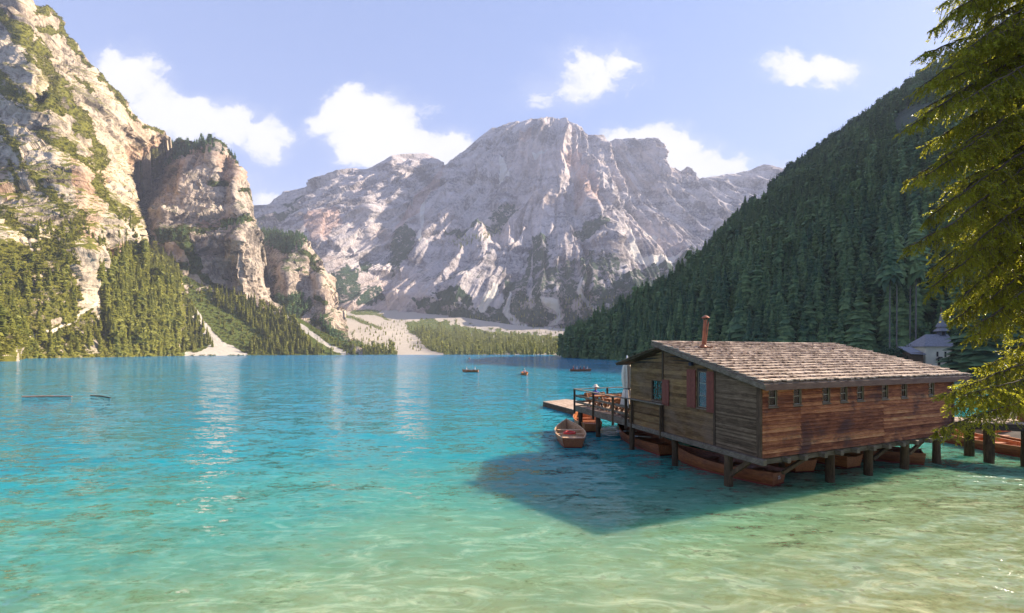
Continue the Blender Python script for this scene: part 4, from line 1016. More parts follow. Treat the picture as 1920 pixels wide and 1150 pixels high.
# big shingled roof
rf = MB(); L0, L1 = -.17, 12.2
rf.hexa([H(L0 + .04, -.26, zr(-.26) - .09), H(L1 - .04, -.26, zr(-.26) - .09), H(L1 - .04, 5.42, zr(5.42) - .09), H(L0 + .04, 5.42, zr(5.42) - .09), H(L0 + .04, -.26, zr(-.26) - .01), H(L1 - .04, -.26, zr(-.26) - .01), H(L1 - .04, 5.42, zr(5.42) - .01), H(L0 + .04, 5.42, zr(5.42) - .01)], .2)
roof = rf.build('roof', M_shingle, hut)
sh = MB(); NR = 17; ex = 5.72 / NR
for r in range(NR):
    t0 = -.32 + r * ex; s = L0 - rnd.uniform(0, .05)
    while s < L1:
        w = rnd.uniform(.09, .19); ta = t0 + rnd.uniform(-.035, .03); tb = ta + ex + .10; lift = rnd.uniform(.058, .095); c = min(1, max(0, .5 + rnd.gauss(0, .25)))
        s1 = min(s + w - rnd.uniform(.003, .012), L1 + .02); e = rnd.uniform(-.008, .008)
        sh.hexa([H(s, ta, zr(ta) + lift - .03), H(s1, ta, zr(ta) + lift - .03), H(s1, tb, zr(tb) + .002), H(s, tb, zr(tb) + .002), H(s, ta, zr(ta) + lift + .012), H(s1, ta, zr(ta) + lift + .012 + e), H(s1, tb, zr(tb) + .012), H(s, tb, zr(tb) + .012)], c)
        s += w
sh.build('shingles', M_shingle, roof)
# stones/battens of ridge + verge and eave boards
mb = MB(); mb.beam(H(L0 - .02, -.36, zr(-.36) - .13), H(L0 - .02, 5.5, zr(5.5) - .13), .04, .17, .6); mb.build('bargeboard', M_beam, hut, bevel=.006)
mb = MB(); mb.beam(H(L0 + .3, -.2, zr(-.2) - .14), H(L0 + .3, 5.4, zr(5.4) - .14), .08, .1, .3); mb.beam(H(L1 - .02, -.36, zr(-.36) - .12), H(L1 - .02, 5.5, zr(5.5) - .12), .04, .16, .4); mb.build('bargeboard', M_trim, hut)
mb = MB(); mb.beam(H(L0, -.33, zr(-.33) - .14), H(L1, -.33, zr(-.33) - .14), .03, .20, .75); mb.build('fascia', M_trim2, hut, bevel=.004)
# lower back roof
mb = MB(); mb.hexa([H(-.42, 4.95, zrear(4.95)), H(9, 4.95, zrear(4.95)), H(9, 8.05, zrear(8.05)), H(-.42, 8.05, zrear(8.05)), H(-.42, 4.95, zrear(4.95) + .07), H(9, 4.95, zrear(4.95) + .07), H(9, 8.05, zrear(8.05) + .07), H(-.42, 8.05, zrear(8.05) + .07)], .1)
for r in range(10):
    t0 = 8.1 - r * .31; s = -.47
    while s < 9:
        w = rnd.uniform(.12, .2); ta = t0 + rnd.uniform(-.03, .03); tb = ta - .36
        mb.hexa([H(s, ta, zrear(ta) + .08), H(s + w - .01, ta, zrear(ta) + .08), H(s + w - .01, tb, zrear(tb) + .06), H(s, tb, zrear(tb) + .06), H(s, ta, zrear(ta) + .12), H(s + w - .01, ta, zrear(ta) + .12), H(s + w - .01, tb, zrear(tb) + .09), H(s, tb, zrear(tb) + .09)]); s += w
mb.build('roof', M_planks, hut)


def window(par, c00, du, dz, W_, H_, out, mats, cols=1, rows=2, fw=.035, depth=.05, sill=True, name='window'):
    """c00 lower-left corner, du along the wall, out away from it"""
    f = MB(); c00 = Vector(c00); U_ = du.normalized(); O = out.normalized(); Z = Vector((0, 0, 1))
    def bar(u0, u1, z0, z1, o0, o1, mbx=f, c=.5):
        q = [c00 + U_ * u + Z * z + O * o for (u, z, o) in ((u0, z0, o1), (u1, z0, o1), (u1, z0, o0), (u0, z0, o0), (u0, z1, o1), (u1, z1, o1), (u1, z1, o0), (u0, z1, o0))]
        mbx.hexa(q, c)
    bar(0, fw, 0, H_, -.05, .02); bar(W_ - fw, W_, 0, H_, -.05, .02); bar(fw, W_ - fw, 0, fw, -.05, .018); bar(fw, W_ - fw, H_ - fw, H_, -.05, .018)
    wn = f.build(name, mats[0], par)
    b = MB()
    for i in range(1, cols): u = W_ * i / cols; bar(u - .009, u + .009, fw, H_ - fw, -.04, -.01, b)
    for i in range(1, rows): z = H_ * i / rows; bar(fw, W_ - fw, z - .009, z + .009, -.041, -.011, b)
    bar(fw, fw + .018, fw, H_ - fw, -.042, -.012, b); bar(W_ - fw - .018, W_ - fw, fw, H_ - fw, -.042, -.012, b); bar(fw + .018, W_ - fw - .018, fw, fw + .018, -.042, -.012, b); bar(fw + .018, W_ - fw - .018, H_ - fw - .018, H_ - fw, -.042, -.012, b)
    b.build('glazing_bars', mats[1], wn)
    g = MB(); bar(fw, W_ - fw, fw, H_ - fw, -.030, -.026, g); g.build('pane', M_glass, wn)
    if sill:
        s_ = MB(); bar(-.03, W_ + .03, -.035, -.002, -.04, .05, s_, .8); s_.build('sill', M_beam, wn)
    return wn


for w in WL:
    window(hut, H(w - .21, -.03, 2.68), DB, None, .42, .62, -DA, (M_frame, M_framew), 1, 2)
def curtain(par, c00, du, out, W_, H_, name='curtain', pinch=.0):
    mb = MB(); n = 16; U_ = du.normalized(); O = out.normalized(); vs = []; fs = []
    for j in range(7):
        v = j / 6; ww = W_ * (1 - pinch * math.sin(math.pi * min(1, (1 - v) * 1.1)))
        for i in range(n + 1): vs.append(Vector(c00) + U_ * (ww * i / n) + O * (.018 * math.sin(i * 1.9 + v)) + Vector((0, 0, H_ * v)))
    for j in range(6):
        for i in range(n): a = j * (n + 1) + i; fs.append((a, a + 1, a + n + 2, a + n + 1))
    mb.add(vs, fs, .6); return mb.build(name, M_curtain, par, smooth=True)
for k in (2, 3, 4, 7): curtain(hut, H(WL[k] - .19, .12, 2.7), DB, DA, .2 if k != 7 else .17, .6)
# gable windows with shutters
w1 = window(hut, H(.0, 5.71, 2.31), -DA, None, .79, .955, -DB, (M_trim, M_trim), 2, 3, .05)
w2 = window(hut, H(.0, 2.85, 2.33), -DA, None, .55, 1.45, -DB, (M_trim, M_framew), 1, 3, .05)
curtain(hut, H(.05, 5.66, 2.36), -DA, DB, .30, .85, pinch=.25); curtain(hut, H(.05, 2.80, 2.38), -DA, DB, .30, 1.36, pinch=.2)
def shutter(t0, t1, z0, z1):
    mb = MB(); hx(mb, -.075, -.045, t0, t1, z0, z1, .5)
    for (za, zb) in ((z0 + .06, z0 + .14), (z1 - .14, z1 - .06)): hx(mb, -.088, -.075, t0 + .03, t1 - .03, za, zb, .35)
    hx(mb, -.080, -.0751, (t0 + t1) / 2 - .006, (t0 + t1) / 2 + .006, z0, z1, .05)
    return mb.build('shutter', M_shutter, hut)
shutter(4.46, 4.90, 2.20, 3.30); shutter(2.88, 3.36, 2.30, 3.80); shutter(1.93, 2.29, 2.24, 3.76)
mb = MB(); mb.box(H(-.10, 3.08, 4.02), (.12, .14, .13), .3, .2); mb.beam(H(-.05, 3.08, 4.05), H(0, 3.08, 4.05), .05, .05, .2); mb.build('lamp', M_dcloth, hut)
# parapet boards on the gable with two posts
mb = MB()
for (za, zb) in ((1.02, 1.28), (1.34, 1.62), (1.68, 1.92)): hx(mb, -.10, -.06, 4.95, 7.4, za, zb)
mb.build('parapet', M_wall_gable, hut)
mb = MB(); hx(mb, -.2, -.03, 4.8, 7.45, 2.19, 2.235, .8); mb.build('parapet_rail', M_beam, hut)
for tt in (7.04, 4.87):
    mb = MB(); mb.beam(H(-.17, tt, .75), H(-.15, tt, 2.19), .09, .1, .2, up=(1, 0, 0)); mb.build('parapet_post', M_post, hut)
# chimney pipe
ch = MB(); b0 = H(1.6, 4.2, zr(4.2)); tp = b0 + Vector((.10, 0, 1.22))
ch.tube([b0 - Vector((0, 0, .2)), tp], [.078, .072], 14, .5); chim = ch.build('chimney', M_copper, roof, smooth=False)
c2 = MB(); c2.lathe(tp + Vector((.01, 0, .10)), [(.17, 0), (.165, .015), (.08, .08), (.0, .125)], 18, .7)
for a in range(3): c2.tube([tp + Vector((.08 * math.cos(a * 2.1), .08 * math.sin(a * 2.1), -.04)), tp + Vector((.10 * math.cos(a * 2.1), .10 * math.sin(a * 2.1), .12))], .008, 5, .3)
c2.build('chimney_cap', M_copper, chim)
c3 = MB(); c3.box(b0 + Vector((0, 0, .05)), (.62, .5, .03), .38, .2); c3.lathe(b0 + Vector((0, 0, .04)), [(.16, 0), (.10, .1)], 12, .3); c3.build('flashing', M_copper, chim)
c4 = MB(); c4.tube([b0 + Vector((.11, -.02, .1)), tp + Vector((.13, -.02, -.08))], .02, 6, .9); c4.build('pipe_bracket', M_copper, chim)


# stilts
def stilt(par, p, ztop, r=.15, name='stilt'):
    mb = MB(); n = 7; pts = []; rs = []; j = rnd.uniform(-.03, .03); j2 = rnd.uniform(-.03, .03)
    for i in range(n): z = -1.6 + (ztop + 1.6) * i / (n - 1); pts.append((p[0] + j * (z - ztop) / 2, p[1] + j2 * (z - ztop) / 2, z)); rs.append(r * rnd.uniform(.94, 1.07))
    mb.tube(pts, rs, 12, rnd.random()); return mb.build(name, M_post, par)
for px in (1368, 1267, 1187, 1123, 1090):
    p = H(-.05, t_of(px), 0); stilt(hut, p, ZF + DZ - .26, .14 if px > 1300 else .13)
stilt(hut, H(3.7, 2.0, 0), ZF + DZ - .25, .13)
for px in (1568, 1640, 1709, 1768):
    s = s_of(px); p = H(s, .22, 0); stilt(hut, p, ZF + DZ - .27, .14)
for s in (2.5, 5.2, 8, 11):
    for t in (3.6, 7.1): stilt(hut, H(s, t, 0), ZF + DZ - .25, .14)
for (s, t) in ((3, 9.5), (3, 12.9), (6, 12.9), (6, 9.5)): stilt(hut, H(s, t, 0), ZF + DZ - .25, .14)
def brace(a, b, r=.11):
    mb = MB(); mb.beam(a, b, r, r * 1.15); mb.build('brace', M_post, hut)
brace(H(-.05, 1.25, .1), H(-.05, .35, ZF - .25), .12)
for (a, b) in ((1478, 1527), (1648, 1680), (1716, 1740)):
    brace(H(s_of(a) - .02, .2, .35), H(s_of(b), .12, ZF - .22), .10)
# ---- terrace (part of the same platform)
ter = empty('terrace', H(0, 10, ZF), 0, 'wooden terrace on stilts with plank floor at the left end of the boathouse', 'terrace')
mb = MB(); t = 7.4
while t < 13.1:
    w = rnd.uniform(.13, .16); hx(mb, -.12, 7.2, t, t + w - .008, ZF - .015, ZF + .02 + rnd.uniform(0, .004)); t += w
mb.build('deck_planks', M_deck, ter)
mb = MB(); mb.beam(H(-.16, 7.36, ZF - .02), H(-.16, 13.2, ZF - .02), .06, .22, .5); mb.beam(H(-.1, 13.2, ZF - .04), H(7.2, 13.2, ZF - .04), .08, .24, .5); mb.build('edge_beam', M_beam, ter)
rl = empty('railing', H(0, 10, ZF), 0, 'grey wooden railing with flat top board round the terrace', 'railing')
for (s, t) in [(-.2, 13.15), (-.2, t_of(1118)), (-.2, t_of(1155)), (-.2, 7.5)] + [(2.2, 13.15), (4.4, 13.15), (6.6, 13.15)]:
    mb = MB(); mb.beam(H(s, t, .68 if s < 0 else 1.0), H(s, t, 2.17), .11, .11, None, up=(1, 0, 0)); mb.build('rail_post', M_post, rl)
for z, w, h_ in ((2.20, .16, .05), (1.78, .04, .12), (1.42, .04, .12)):
    mb = MB(); mb.beam(H(-.2 + (.07 if z < 2 else 0), 7.42, z), H(-.2 + (.07 if z < 2 else 0), 13.2, z), w, h_, .7); mb.build('rail', M_beam, rl, bevel=.006)
    mb = MB(); mb.beam(H(-.2, 13.15 - (.07 if z < 2 else 0), z + .003), H(7.2, 13.15 - (.07 if z < 2 else 0), z + .003), w, h_, .7); mb.build('rail', M_beam, rl, bevel=.006)
# floating jetty
q = [onz(1018, 753, .42), onz(1104, 776, .42), onz(1125, 757, .42), onz(1062, 748.6, .42)]
jt = empty('jetty', q[0], 0, 'low flat pale floating jetty reaching out beyond the terrace', 'jetty')
mb = MB(); n = 34
for i in range(n):
    a, b = i / n, (i + .94) / n; A0 = q[0].lerp(q[1], a); A1 = q[0].lerp(q[1], b); B0 = q[3].lerp(q[2], a); B1 = q[3].lerp(q[2], b); d = Vector((0, 0, -.04))
    mb.hexa([A0 + d, A1 + d, B1 + d, B0 + d, A0, A1, B1, B0])
mb.build('jetty_planks', M_deck, jt)
mb = MB(); d1 = Vector((0, 0, -.05)); d2 = Vector((0, 0, -.55)); mb.hexa([p + d2 for p in q] + [p + d1 for p in q], .3); mb.build('jetty_float', M_planks, jt)
# ---- parasol
ub = H(.45, 8.35, ZF); u = empty('parasol', ub, 0, 'closed cream parasol tied round its pole beside the boathouse gable', 'parasol')
mb = MB(); mb.tube([ub, ub + Vector((0, 0, 3.2))], .025, 8, .5); mb.lathe(ub + Vector((0, 0, .02)), [(.28, 0), (.28, .06), (.06, .1)], 14, .4); mb.build('pole', M_beam, u)
def folded(prof, n=40, lobes=8, seed=1, c=ub):
    r = random.Random(seed); ph = [r.uniform(0, 6) for _ in range(3)]; vs = []; fs = []
    for (rad, z, amp) in prof:
        for k in range(n):
            a = 2 * math.pi * k / n; rr = rad * (1 + amp * math.sin(lobes * a + ph[0] + z) + amp * .4 * math.sin(3 * a + ph[1] + z * 2)); vs.append(c + Vector((rr * math.cos(a), rr * math.sin(a), z)))
    for i in range(len(prof) - 1):
        for k in range(n): k2 = (k + 1) % n; fs.append((i * n + k, i * n + k2, (i + 1) * n + k2, (i + 1) * n + k))
    return vs, fs
mb = MB(); vs, fs = folded([(.30, .55, .30), (.28, .8, .26), (.24, 1.15, .2), (.19, 1.45, .1), (.17, 1.5, .02), (.19, 1.55, .1), (.25, 1.9, .16), (.25, 2.3, .14), (.21, 2.6, .12), (.13, 2.9, .08), (.05, 3.08, .05), (.02, 3.12, 0)]); mb.add(vs, fs, .6); mb.build('canopy', M_canvas, u, smooth=True)
mb = MB(); mb.lathe(ub, [(.185, 1.47), (.19, 1.53)], 16, .2); mb.build('strap', M_dcloth, u)
mb = MB(); mb.lathe(ub, [(.04, 3.08), (.05, 3.12), (.03, 3.2), (.0, 3.22)], 10, .8); mb.build('finial', M_white, u)
ub2 = H(1.35, 9.1, ZF); u2 = empty('parasol', ub2, 0, 'second cream parasol sagging low behind the tall closed one', 'parasol')
mb = MB(); mb.tube([ub2, ub2 + Vector((0, 0, 2.15))], .025, 8, .5); mb.build('pole', M_beam, u2)
mb = MB(); vs, fs = folded([(.36, .2, .25), (.34, .6, .22), (.30, 1.0, .2), (.24, 1.5, .15), (.15, 1.9, .1), (.04, 2.15, 0)], seed=4, c=ub2); mb.add(vs, fs, .4); mb.build('canopy', M_canvas, u2, smooth=True)
# ---- tables and benches on the terrace
ang = math.atan2(DB.y, DB.x)
def bench():
    r_ = empty('bench', (0, 0, 0)); mb = MB()
    for k in range(3): mb.box((0, -.12 + k * .13, .44), (1.5, .12, .035))
    mb.build('seat', M_bench, r_, bevel=.005); mb = MB()
    for k in range(2): mb.box((0, .29 + k * .03, .62 + k * .16), (1.5, .03, .12), rot=Matrix.Rotation(-.2, 3, 'X'))
    mb.build('backrest', M_bench, r_, bevel=.005)
    for sx in (-.58, .58):
        mb = MB(); mb.beam((sx, -.18, 0), (sx, .34, .85), .05, .09); mb.beam((sx + .055, .30, 0), (sx + .055, -.17, .42), .05, .09); mb.build('leg', M_bench, r_)
    return r_
def table():
    r_ = empty('table', (0, 0, 0)); mb = MB()
    for k in range(5): mb.box((0, -.3 + k * .15, .74), (1.5, .14, .035))
    mb.build('table_top', M_bench, r_, bevel=.005)
    for sx in (-.55, .55):
        mb = MB(); mb.beam((sx, -.32, 0), (sx, .28, .72), .06, .09); mb.beam((sx + .065, .32, 0), (sx + .065, -.28, .72), .06, .09); mb.build('leg', M_bench, r_)
    mb = MB(); mb.box((0, 0, .33), (1.2, .05, .07)); mb.build('stretcher', M_bench, r_)
    return r_
b0_, t0_ = bench(), table(); first = [True, True]
where = ['at the far corner', 'in the middle of the terrace', 'nearest the boathouse']
for i, tt in enumerate((12.0, 10.15, 8.45)):
    o = t0_ if i == 0 else copy_tree(t0_); o.location = H(1.15, tt, ZF + .025); o.rotation_euler = (0, 0, ang); props(o, 'orange-brown wooden table with crossed legs ' + where[i], 'table', 'tables on the terrace')
    for j, (dt, rz) in enumerate(((.62, 0), (-.62, math.pi))):
        o = b0_ if (i == 0 and j == 0) else copy_tree(b0_); o.location = H(1.15, tt + dt, ZF + .025); o.rotation_euler = (0, 0, ang + rz)
        props(o, 'brown slatted bench on the %s side of the table %s' % (('far', 'near')[j], where[i]), 'bench', 'benches on the terrace')

# ------------------------------------------------------------------ people
def person_mesh(joints, bones, rad, zone):
    """one skinned surface; zone(co) -> material slot"""
    me = bpy.data.meshes.new('body_cage'); names = list(joints); idx = {n: i for i, n in enumerate(names)}
    me.from_pydata([joints[n] for n in names], [(idx[a], idx[b]) for a, b in bones], [])
    o = bpy.data.objects.new('body_cage', me); COL.objects.link(o)
    sk = o.modifiers.new('s', 'SKIN'); ss = o.modifiers.new('u', 'SUBSURF'); ss.levels = 2; ss.render_levels = 2
    for n in names:
        v = me.skin_vertices[0].data[idx[n]]; r = rad[n]; v.radius = (r, r) if not isinstance(r, tuple) else r; v.use_root = (n == 'pelvis')
    bpy.context.view_layer.update(); dg = bpy.context.evaluated_depsgraph_get()
    out_ = bpy.data.meshes.new_from_object(o.evaluated_get(dg)); bpy.data.objects.remove(o)
    out_.polygons.foreach_set('use_smooth', np.ones(len(out_.polygons), bool))
    for p in out_.polygons: p.material_index = zone(p.center)
    return out_


def sitting(arm='rest'):
    J = {'pelvis': (0, 0, .0), 'belly': (0, .02, .18), 'chest': (0, .02, .40), 'neck': (0, .03, .56), 'chin': (0, .05, .66), 'head': (0, .05, .76), 'crown': (0, .04, .86), 'nose': (0, .15, .735)}
    R_ = {'pelvis': (.17, .13), 'belly': (.15, .11), 'chest': (.17, .11), 'neck': .055, 'chin': .075, 'head': .098, 'crown': .07, 'nose': .018}
    Bn = [('pelvis', 'belly'), ('belly', 'chest'), ('chest', 'neck'), ('neck', 'chin'), ('chin', 'head'), ('head', 'crown'), ('head', 'nose')]
    for s, n in ((-1, 'l'), (1, 'r')):
        hand = {'rest': (s * .16, .42, .12), 'row': (s * .22, .55, .34)}[arm]; el = {'rest': (s * .27, .14, .16), 'row': (s * .30, .28, .26)}[arm]
        J.update({n + 'sh': (s * .20, .02, .48), n + 'el': el, n + 'wr': hand, n + 'ha': (hand[0] * .92, hand[1] + .09, hand[2] - .01), n + 'hip': (s * .10, .04, -.01), n + 'kn': (s * .12, .46, .03), n + 'an': (s * .12, .50, -.36), n + 'to': (s * .13, .64, -.41)})
        R_.update({n + 'sh': .062, n + 'el': .045, n + 'wr': .032, n + 'ha': (.04, .02), n + 'hip': .095, n + 'kn': .062, n + 'an': .042, n + 'to': .036})
        Bn += [('chest', n + 'sh'), (n + 'sh', n + 'el'), (n + 'el', n + 'wr'), (n + 'wr', n + 'ha'), ('pelvis', n + 'hip'), (n + 'hip', n + 'kn'), (n + 'kn', n + 'an'), (n + 'an', n + 'to')]
    def zone(c):
        if c.z > .585: return 0
        if c.z < .09 and (c.y > .1 or c.z < .05) and abs(c.x) < .24: return 2 if c.z > -.34 else 3
        if abs(c.x) > .10 and c.y > .24 and c.z > .09: return 0
        return 1
    return person_mesh(J, Bn, R_, zone)


def hair_mesh():
    mb = MB(); mb.lathe((0, .025, .74), [(.108, -.03), (.116, .03), (.10, .09), (.06, .13), (.0, .145)], 14, .5); return mb
def hat_mesh():
    mb = MB(); mb.lathe((0, .04, .79), [(.21, -.01), (.20, .005), (.115, .02), (.11, .10), (.07, .135), (0, .14)], 18, .5); return mb
BODY = {'rest': sitting('rest'), 'row': sitting('row')}


def add_person(loc, rz, shirt, trousers, label, group=None, pose='rest', head='hair', hcol=None):
    r_ = empty('person', loc, rz, label, 'person', group)
    o = bpy.data.objects.new('body', BODY[pose]); COL.objects.link(o); o.parent = r_
    if not BODY[pose].materials:
        for m_ in (M_skin, M_wcloth, M_dcloth, M_dcloth): BODY[pose].materials.append(m_)
    for i, m_ in enumerate((M_skin, shirt, trousers, M_dcloth)): o.material_slots[i].link = 'OBJECT'; o.material_slots[i].material = m_
    (hat_mesh() if head == 'hat' else hair_mesh()).build('hat' if head == 'hat' else 'hair', hcol or M_hair, r_, smooth=True, world=False)
    return r_
pp = H(1.0, 12.62, ZF + .47)
add_person(pp, ang + math.pi, M_blue, M_dcloth, 'person in a blue top and pale hat sitting on the terrace by the railing', head='hat', hcol=M_canvas)


# ------------------------------------------------------------------ boats
def make_boat(L, Wd, m_out, m_in, stern_label=None, seats=3, numbers=False):
    r_ = empty('rowing_boat', (0, 0, 0)); NS = 15
    def sec(u):    # u 0 stern .. 1 bow -> half width, sheer, keel
        w = Wd / 2 * (.66 + .34 * math.sin(min(1, u / .42) * math.pi / 2)) if u < .42 else Wd / 2 * max(.02, (1 - ((u - .42) / .58) ** 2.3))
        sh = .40 + .10 * (1 - u) ** 3 + .26 * u ** 2.6; kz = -.10 + .16 * max(0, (u - .75) / .25) ** 2
        return w, sh, kz
    prof = [(0, 0), (.50, .05), (.78, .22), (.90, .46), (.97, .73), (1.0, 1.0)]
    mb = MB(); inn = MB()
    for side in (-1, 1):
        for k in range(len(prof) - 1):
            tn = rnd.random()
            for i in range(NS - 1):
                q = []; qi = []
                for (ii, kk) in ((i, k), (i + 1, k), (i + 1, k + 1), (i, k + 1)):
                    u = ii / (NS - 1); w, sh, kz = sec(u); x = (u - .5) * L + .12 * prof[kk][1] * (1 if u > .9 else 0)
                    x -= .06 * prof[kk][1] if ii == 0 else 0
                    y = side * w * prof[kk][0]; z = kz + (sh - kz) * prof[kk][1]
                    lap = .012 if kk == k else 0
                    q.append((x, y + side * lap, z)); qi.append((x, y - side * .03 if abs(y) > .04 else 0, z + .02))
                mb.add(q, [(0, 1, 2, 3)] if side < 0 else [(3, 2, 1, 0)], tn); inn.add(qi, [(3, 2, 1, 0)] if side < 0 else [(0, 1, 2, 3)], tn)
    w, sh, kz = sec(0); tr = [(-L / 2 - .06 * p[1], s * w * p[0], kz + (sh - kz) * p[1]) for s, ps in ((-1, prof), (1, prof[::-1])) for p in ps][:-1]
    dip = (-L / 2 - .055, 0, sh - .05)
    tb = tr[1:6] + [dip] + tr[6:11]
    tb = [tr[0]] + tb
    hull = None
    mb.build('hull', m_out, r_, world=False, smooth=False); inn.build('lining', m_in, r_, world=False)
    t2 = MB(); t2.add(tb + [(x + .04, y * .97, z) for x, y, z in tb], [tuple(range(len(tb)))[::-1], tuple(range(len(tb), 2 * len(tb)))] + [(i, (i + 1) % len(tb), len(tb) + (i + 1) % len(tb), len(tb) + i) for i in range(len(tb))], .65); t2.build('transom', m_out, r_, world=False)
    g = MB()
    for side in (-1, 1):
        for i in range(NS - 1):
            a = sec(i / (NS - 1)); b = sec((i + 1) / (NS - 1)); xo = lambda j: (j / (NS - 1) - .5) * L + (.12 if j / (NS - 1) > .9 else 0) - (.06 if j == 0 else 0)
            g.beam((xo(i), side * a[0], a[1] + .01), (xo(i + 1), side * b[0], b[1] + .01), .06, .035, .8)
    g.build('gunwale', m_in, r_, world=False)
    for u in ([.20, .42, .64] if seats == 3 else [.1, .3, .5, .7]):
        w, sh, _ = sec(u); s_ = MB(); s_.box(((u - .5) * L, 0, sh - .13), (.24, 2 * w * .93, .03)); s_.build('thwart', m_in, r_, world=False)
    w, sh, _ = sec(.05); s_ = MB(); s_.box((-.47 * L + .12, 0, sh - .14), (.36, 2 * w * .9, .03)); s_.build('stern_seat', m_in, r_, world=False)
    f = MB()
    for k in range(-3, 4): f.box((-.03 * L, k * .115 * Wd / 1.5, .07), (L * (.80 - .05 * abs(k)), .10 * Wd / 1.5, .02))
    f.build('floorboards', m_in, r_, world=False)
    rb = MB()
    for i in range(2, 12):
        u = i / 13; w, sh, kz = sec(u)
        for side in (-1, 1):
            pts = [((u - .5) * L, side * (w * p[0] - .03), kz + (sh - kz) * p[1] + .012) for p in prof[2:]]
            for a, b in zip(pts[:-1], pts[1:]): rb.beam(a, b, .03, .02, .3, up=(1, 0, 0))
    rb.build('ribs', m_in, r_, world=False)
    bs_ = MB(); w, sh, kz = sec(1); bs_.beam((L / 2 - .02, 0, kz), (L / 2 + .14, 0, sh + .06), .05, .06, .5, up=(0, 1, 0)); bs_.build('stem_post', m_out, r_, world=False)
    wl = MB()
    for side in (-1, 1):
        for i in range(NS - 2):
            u0, u1 = i / (NS - 1), (i + 1) / (NS - 1); a = sec(u0); b = sec(u1)
            def hw(sv): w, sh, kz = sv; f_ = (.05 - kz) / (sh - kz); return w * np.interp(f_, [p[1] for p in prof], [p[0] for p in prof]) + .016
            wl.add([((u0 - .5) * L, side * hw(a), -.06), ((u1 - .5) * L, side * hw(b), -.06), ((u1 - .5) * L, side * (hw(b) + .002), .055), ((u0 - .5) * L, side * (hw(a) + .002), .055)], [(0, 1, 2, 3)] if side < 0 else [(3, 2, 1, 0)], .5)
    w, sh, kz = sec(0); wl.add([(-L / 2 - .025, -w * .78, -.05), (-L / 2 - .035, -w * .86, .055), (-L / 2 - .035, w * .86, .055), (-L / 2 - .025, w * .78, -.05)], [(0, 1, 2, 3), (3, 2, 1, 0)], .5)
    wl.build('waterline_band', M_boot, r_, world=False)
    return r_


def place(o, stern, bow, label=None, roll=0, L=4.6):
    d = Vector(bow) - Vector(stern); d.z = 0; c = Vector(stern) + d.normalized() * L / 2; o.location = (c.x, c.y, 0); o.rotation_euler = (roll, 0, math.atan2(d.y, d.x)); props(o, label, 'rowing boat', 'rowing boats')
    return o
A1 = make_boat(4.6, 1.6, M_boat, M_boatin); A2 = make_boat(4.6, 1.55, M_boat2, M_boat2); A3 = make_boat(5.0, 1.5, M_boat, M_boat)
place(A1, (3.02, 21.1, 0), (3.30, 26, 0), 'brown rowing boat with pale benches floating free left of the terrace stilts')
place(A2, onz(1112, 810, 0), onz(1096, 792, 0) + Vector((-.2, 3, 0)), 'bright orange rowing boat behind the stilts under the terrace corner')
place(A3, (7.15, 19.6, 0), (5.9, 26, 0), 'dark rowing boat lying under the terrace end of the boathouse', L=5)
B4 = make_boat(4.2, 1.4, M_boat, M_boat); st4 = Vector((9.5, 15.25, 0)); bw4 = Vector((7.3, 18.7, 0)); place(B4, st4, bw4, 'brown rowing boat numbered 25 under the near corner of the boathouse', L=4.2)
fc = bpy.data.curves.new('number', 'FONT'); fc.body = '25'; fc.size = .17; fc.extrude = .004; fc.align_x = 'CENTER'
fo = bpy.data.objects.new('number', fc); COL.objects.link(fo); bpy.context.view_layer.update()
fm = bpy.data.meshes.new_from_object(fo.evaluated_get(bpy.context.evaluated_depsgraph_get())); bpy.data.objects.remove(fo)
no = link('number', fm, M_white, B4); no.matrix_local = Matrix.Translation((-2.155, 0, .22)) @ Matrix.Rotation(-math.pi / 2, 4, 'Z') @ Matrix.Rotation(math.radians(84), 4, 'X')
for (stn, bwn, src, lb) in (((11.55, 16.85, 0), (10.6, 22, 0), A2, 'rowing boat with orange stern under the long wall, next to the numbered boat'),
                            ((14.0, 17.5, 0), (12.2, 22, 0), A2, 'rowing boat with a scalloped orange stern under the middle of the long wall'),
                            ((17.3, 18.3, 0), (13.6, 21.0, 0), A3, 'very dark rowing boat in deep shade under the right end of the boathouse')):
    place(copy_tree(src), stn, bwn, lb, L=4.6)
B8 = make_boat(6.4, 1.7, M_boat, M_boat2, seats=4); place(B8, (23.3, 18.9, 0), (23.7, 27, 0), 'long red-brown rowing boat with orange benches moored behind the footbridge', L=6.4)
B9 = make_boat(5, 1.6, M_boat, M_boat2); place(B9, (25.6, 19.2, 0), (26.3, 27, 0), 'red-brown rowing boat at the right edge beyond the long moored one', L=5)
# ring and oars
mb = MB(); cc = Vector((3.10, 23.0, .40)); pts = [cc + Vector((.30 * math.cos(a), .30 * math.sin(a), 0)) for a in [2 * math.pi * i / 18 for i in range(19)]]; mb.tube(pts, .05, 8, .5, cap=False)
props(mb.build('life_ring', M_redp, None, smooth=True), 'red ring lying in the brown rowing boat left of the terrace', 'life ring')
def oar(a, b, label):
    r_ = empty('oar', a, 0, label, 'oar', 'oars'); a = Vector(a); b = Vector(b); mb = MB(); mb.tube([a, b], .02, 6, .6); mb.build('shaft', M_framew, r_)
    d = (b - a).normalized(); mb = MB(); mb.beam(b - d * .02, b + d * .5, .13, .02, .8); mb.build('blade', M_white, r_)
oar((6.85, 21.0, .55), (6.35, 21.5, .5), 'white oar lying across the dark boat, the one nearer the stern'); oar((6.6, 22.6, .55), (6.1, 22.9, .5), 'white oar lying across the dark boat, the one nearer the bow')
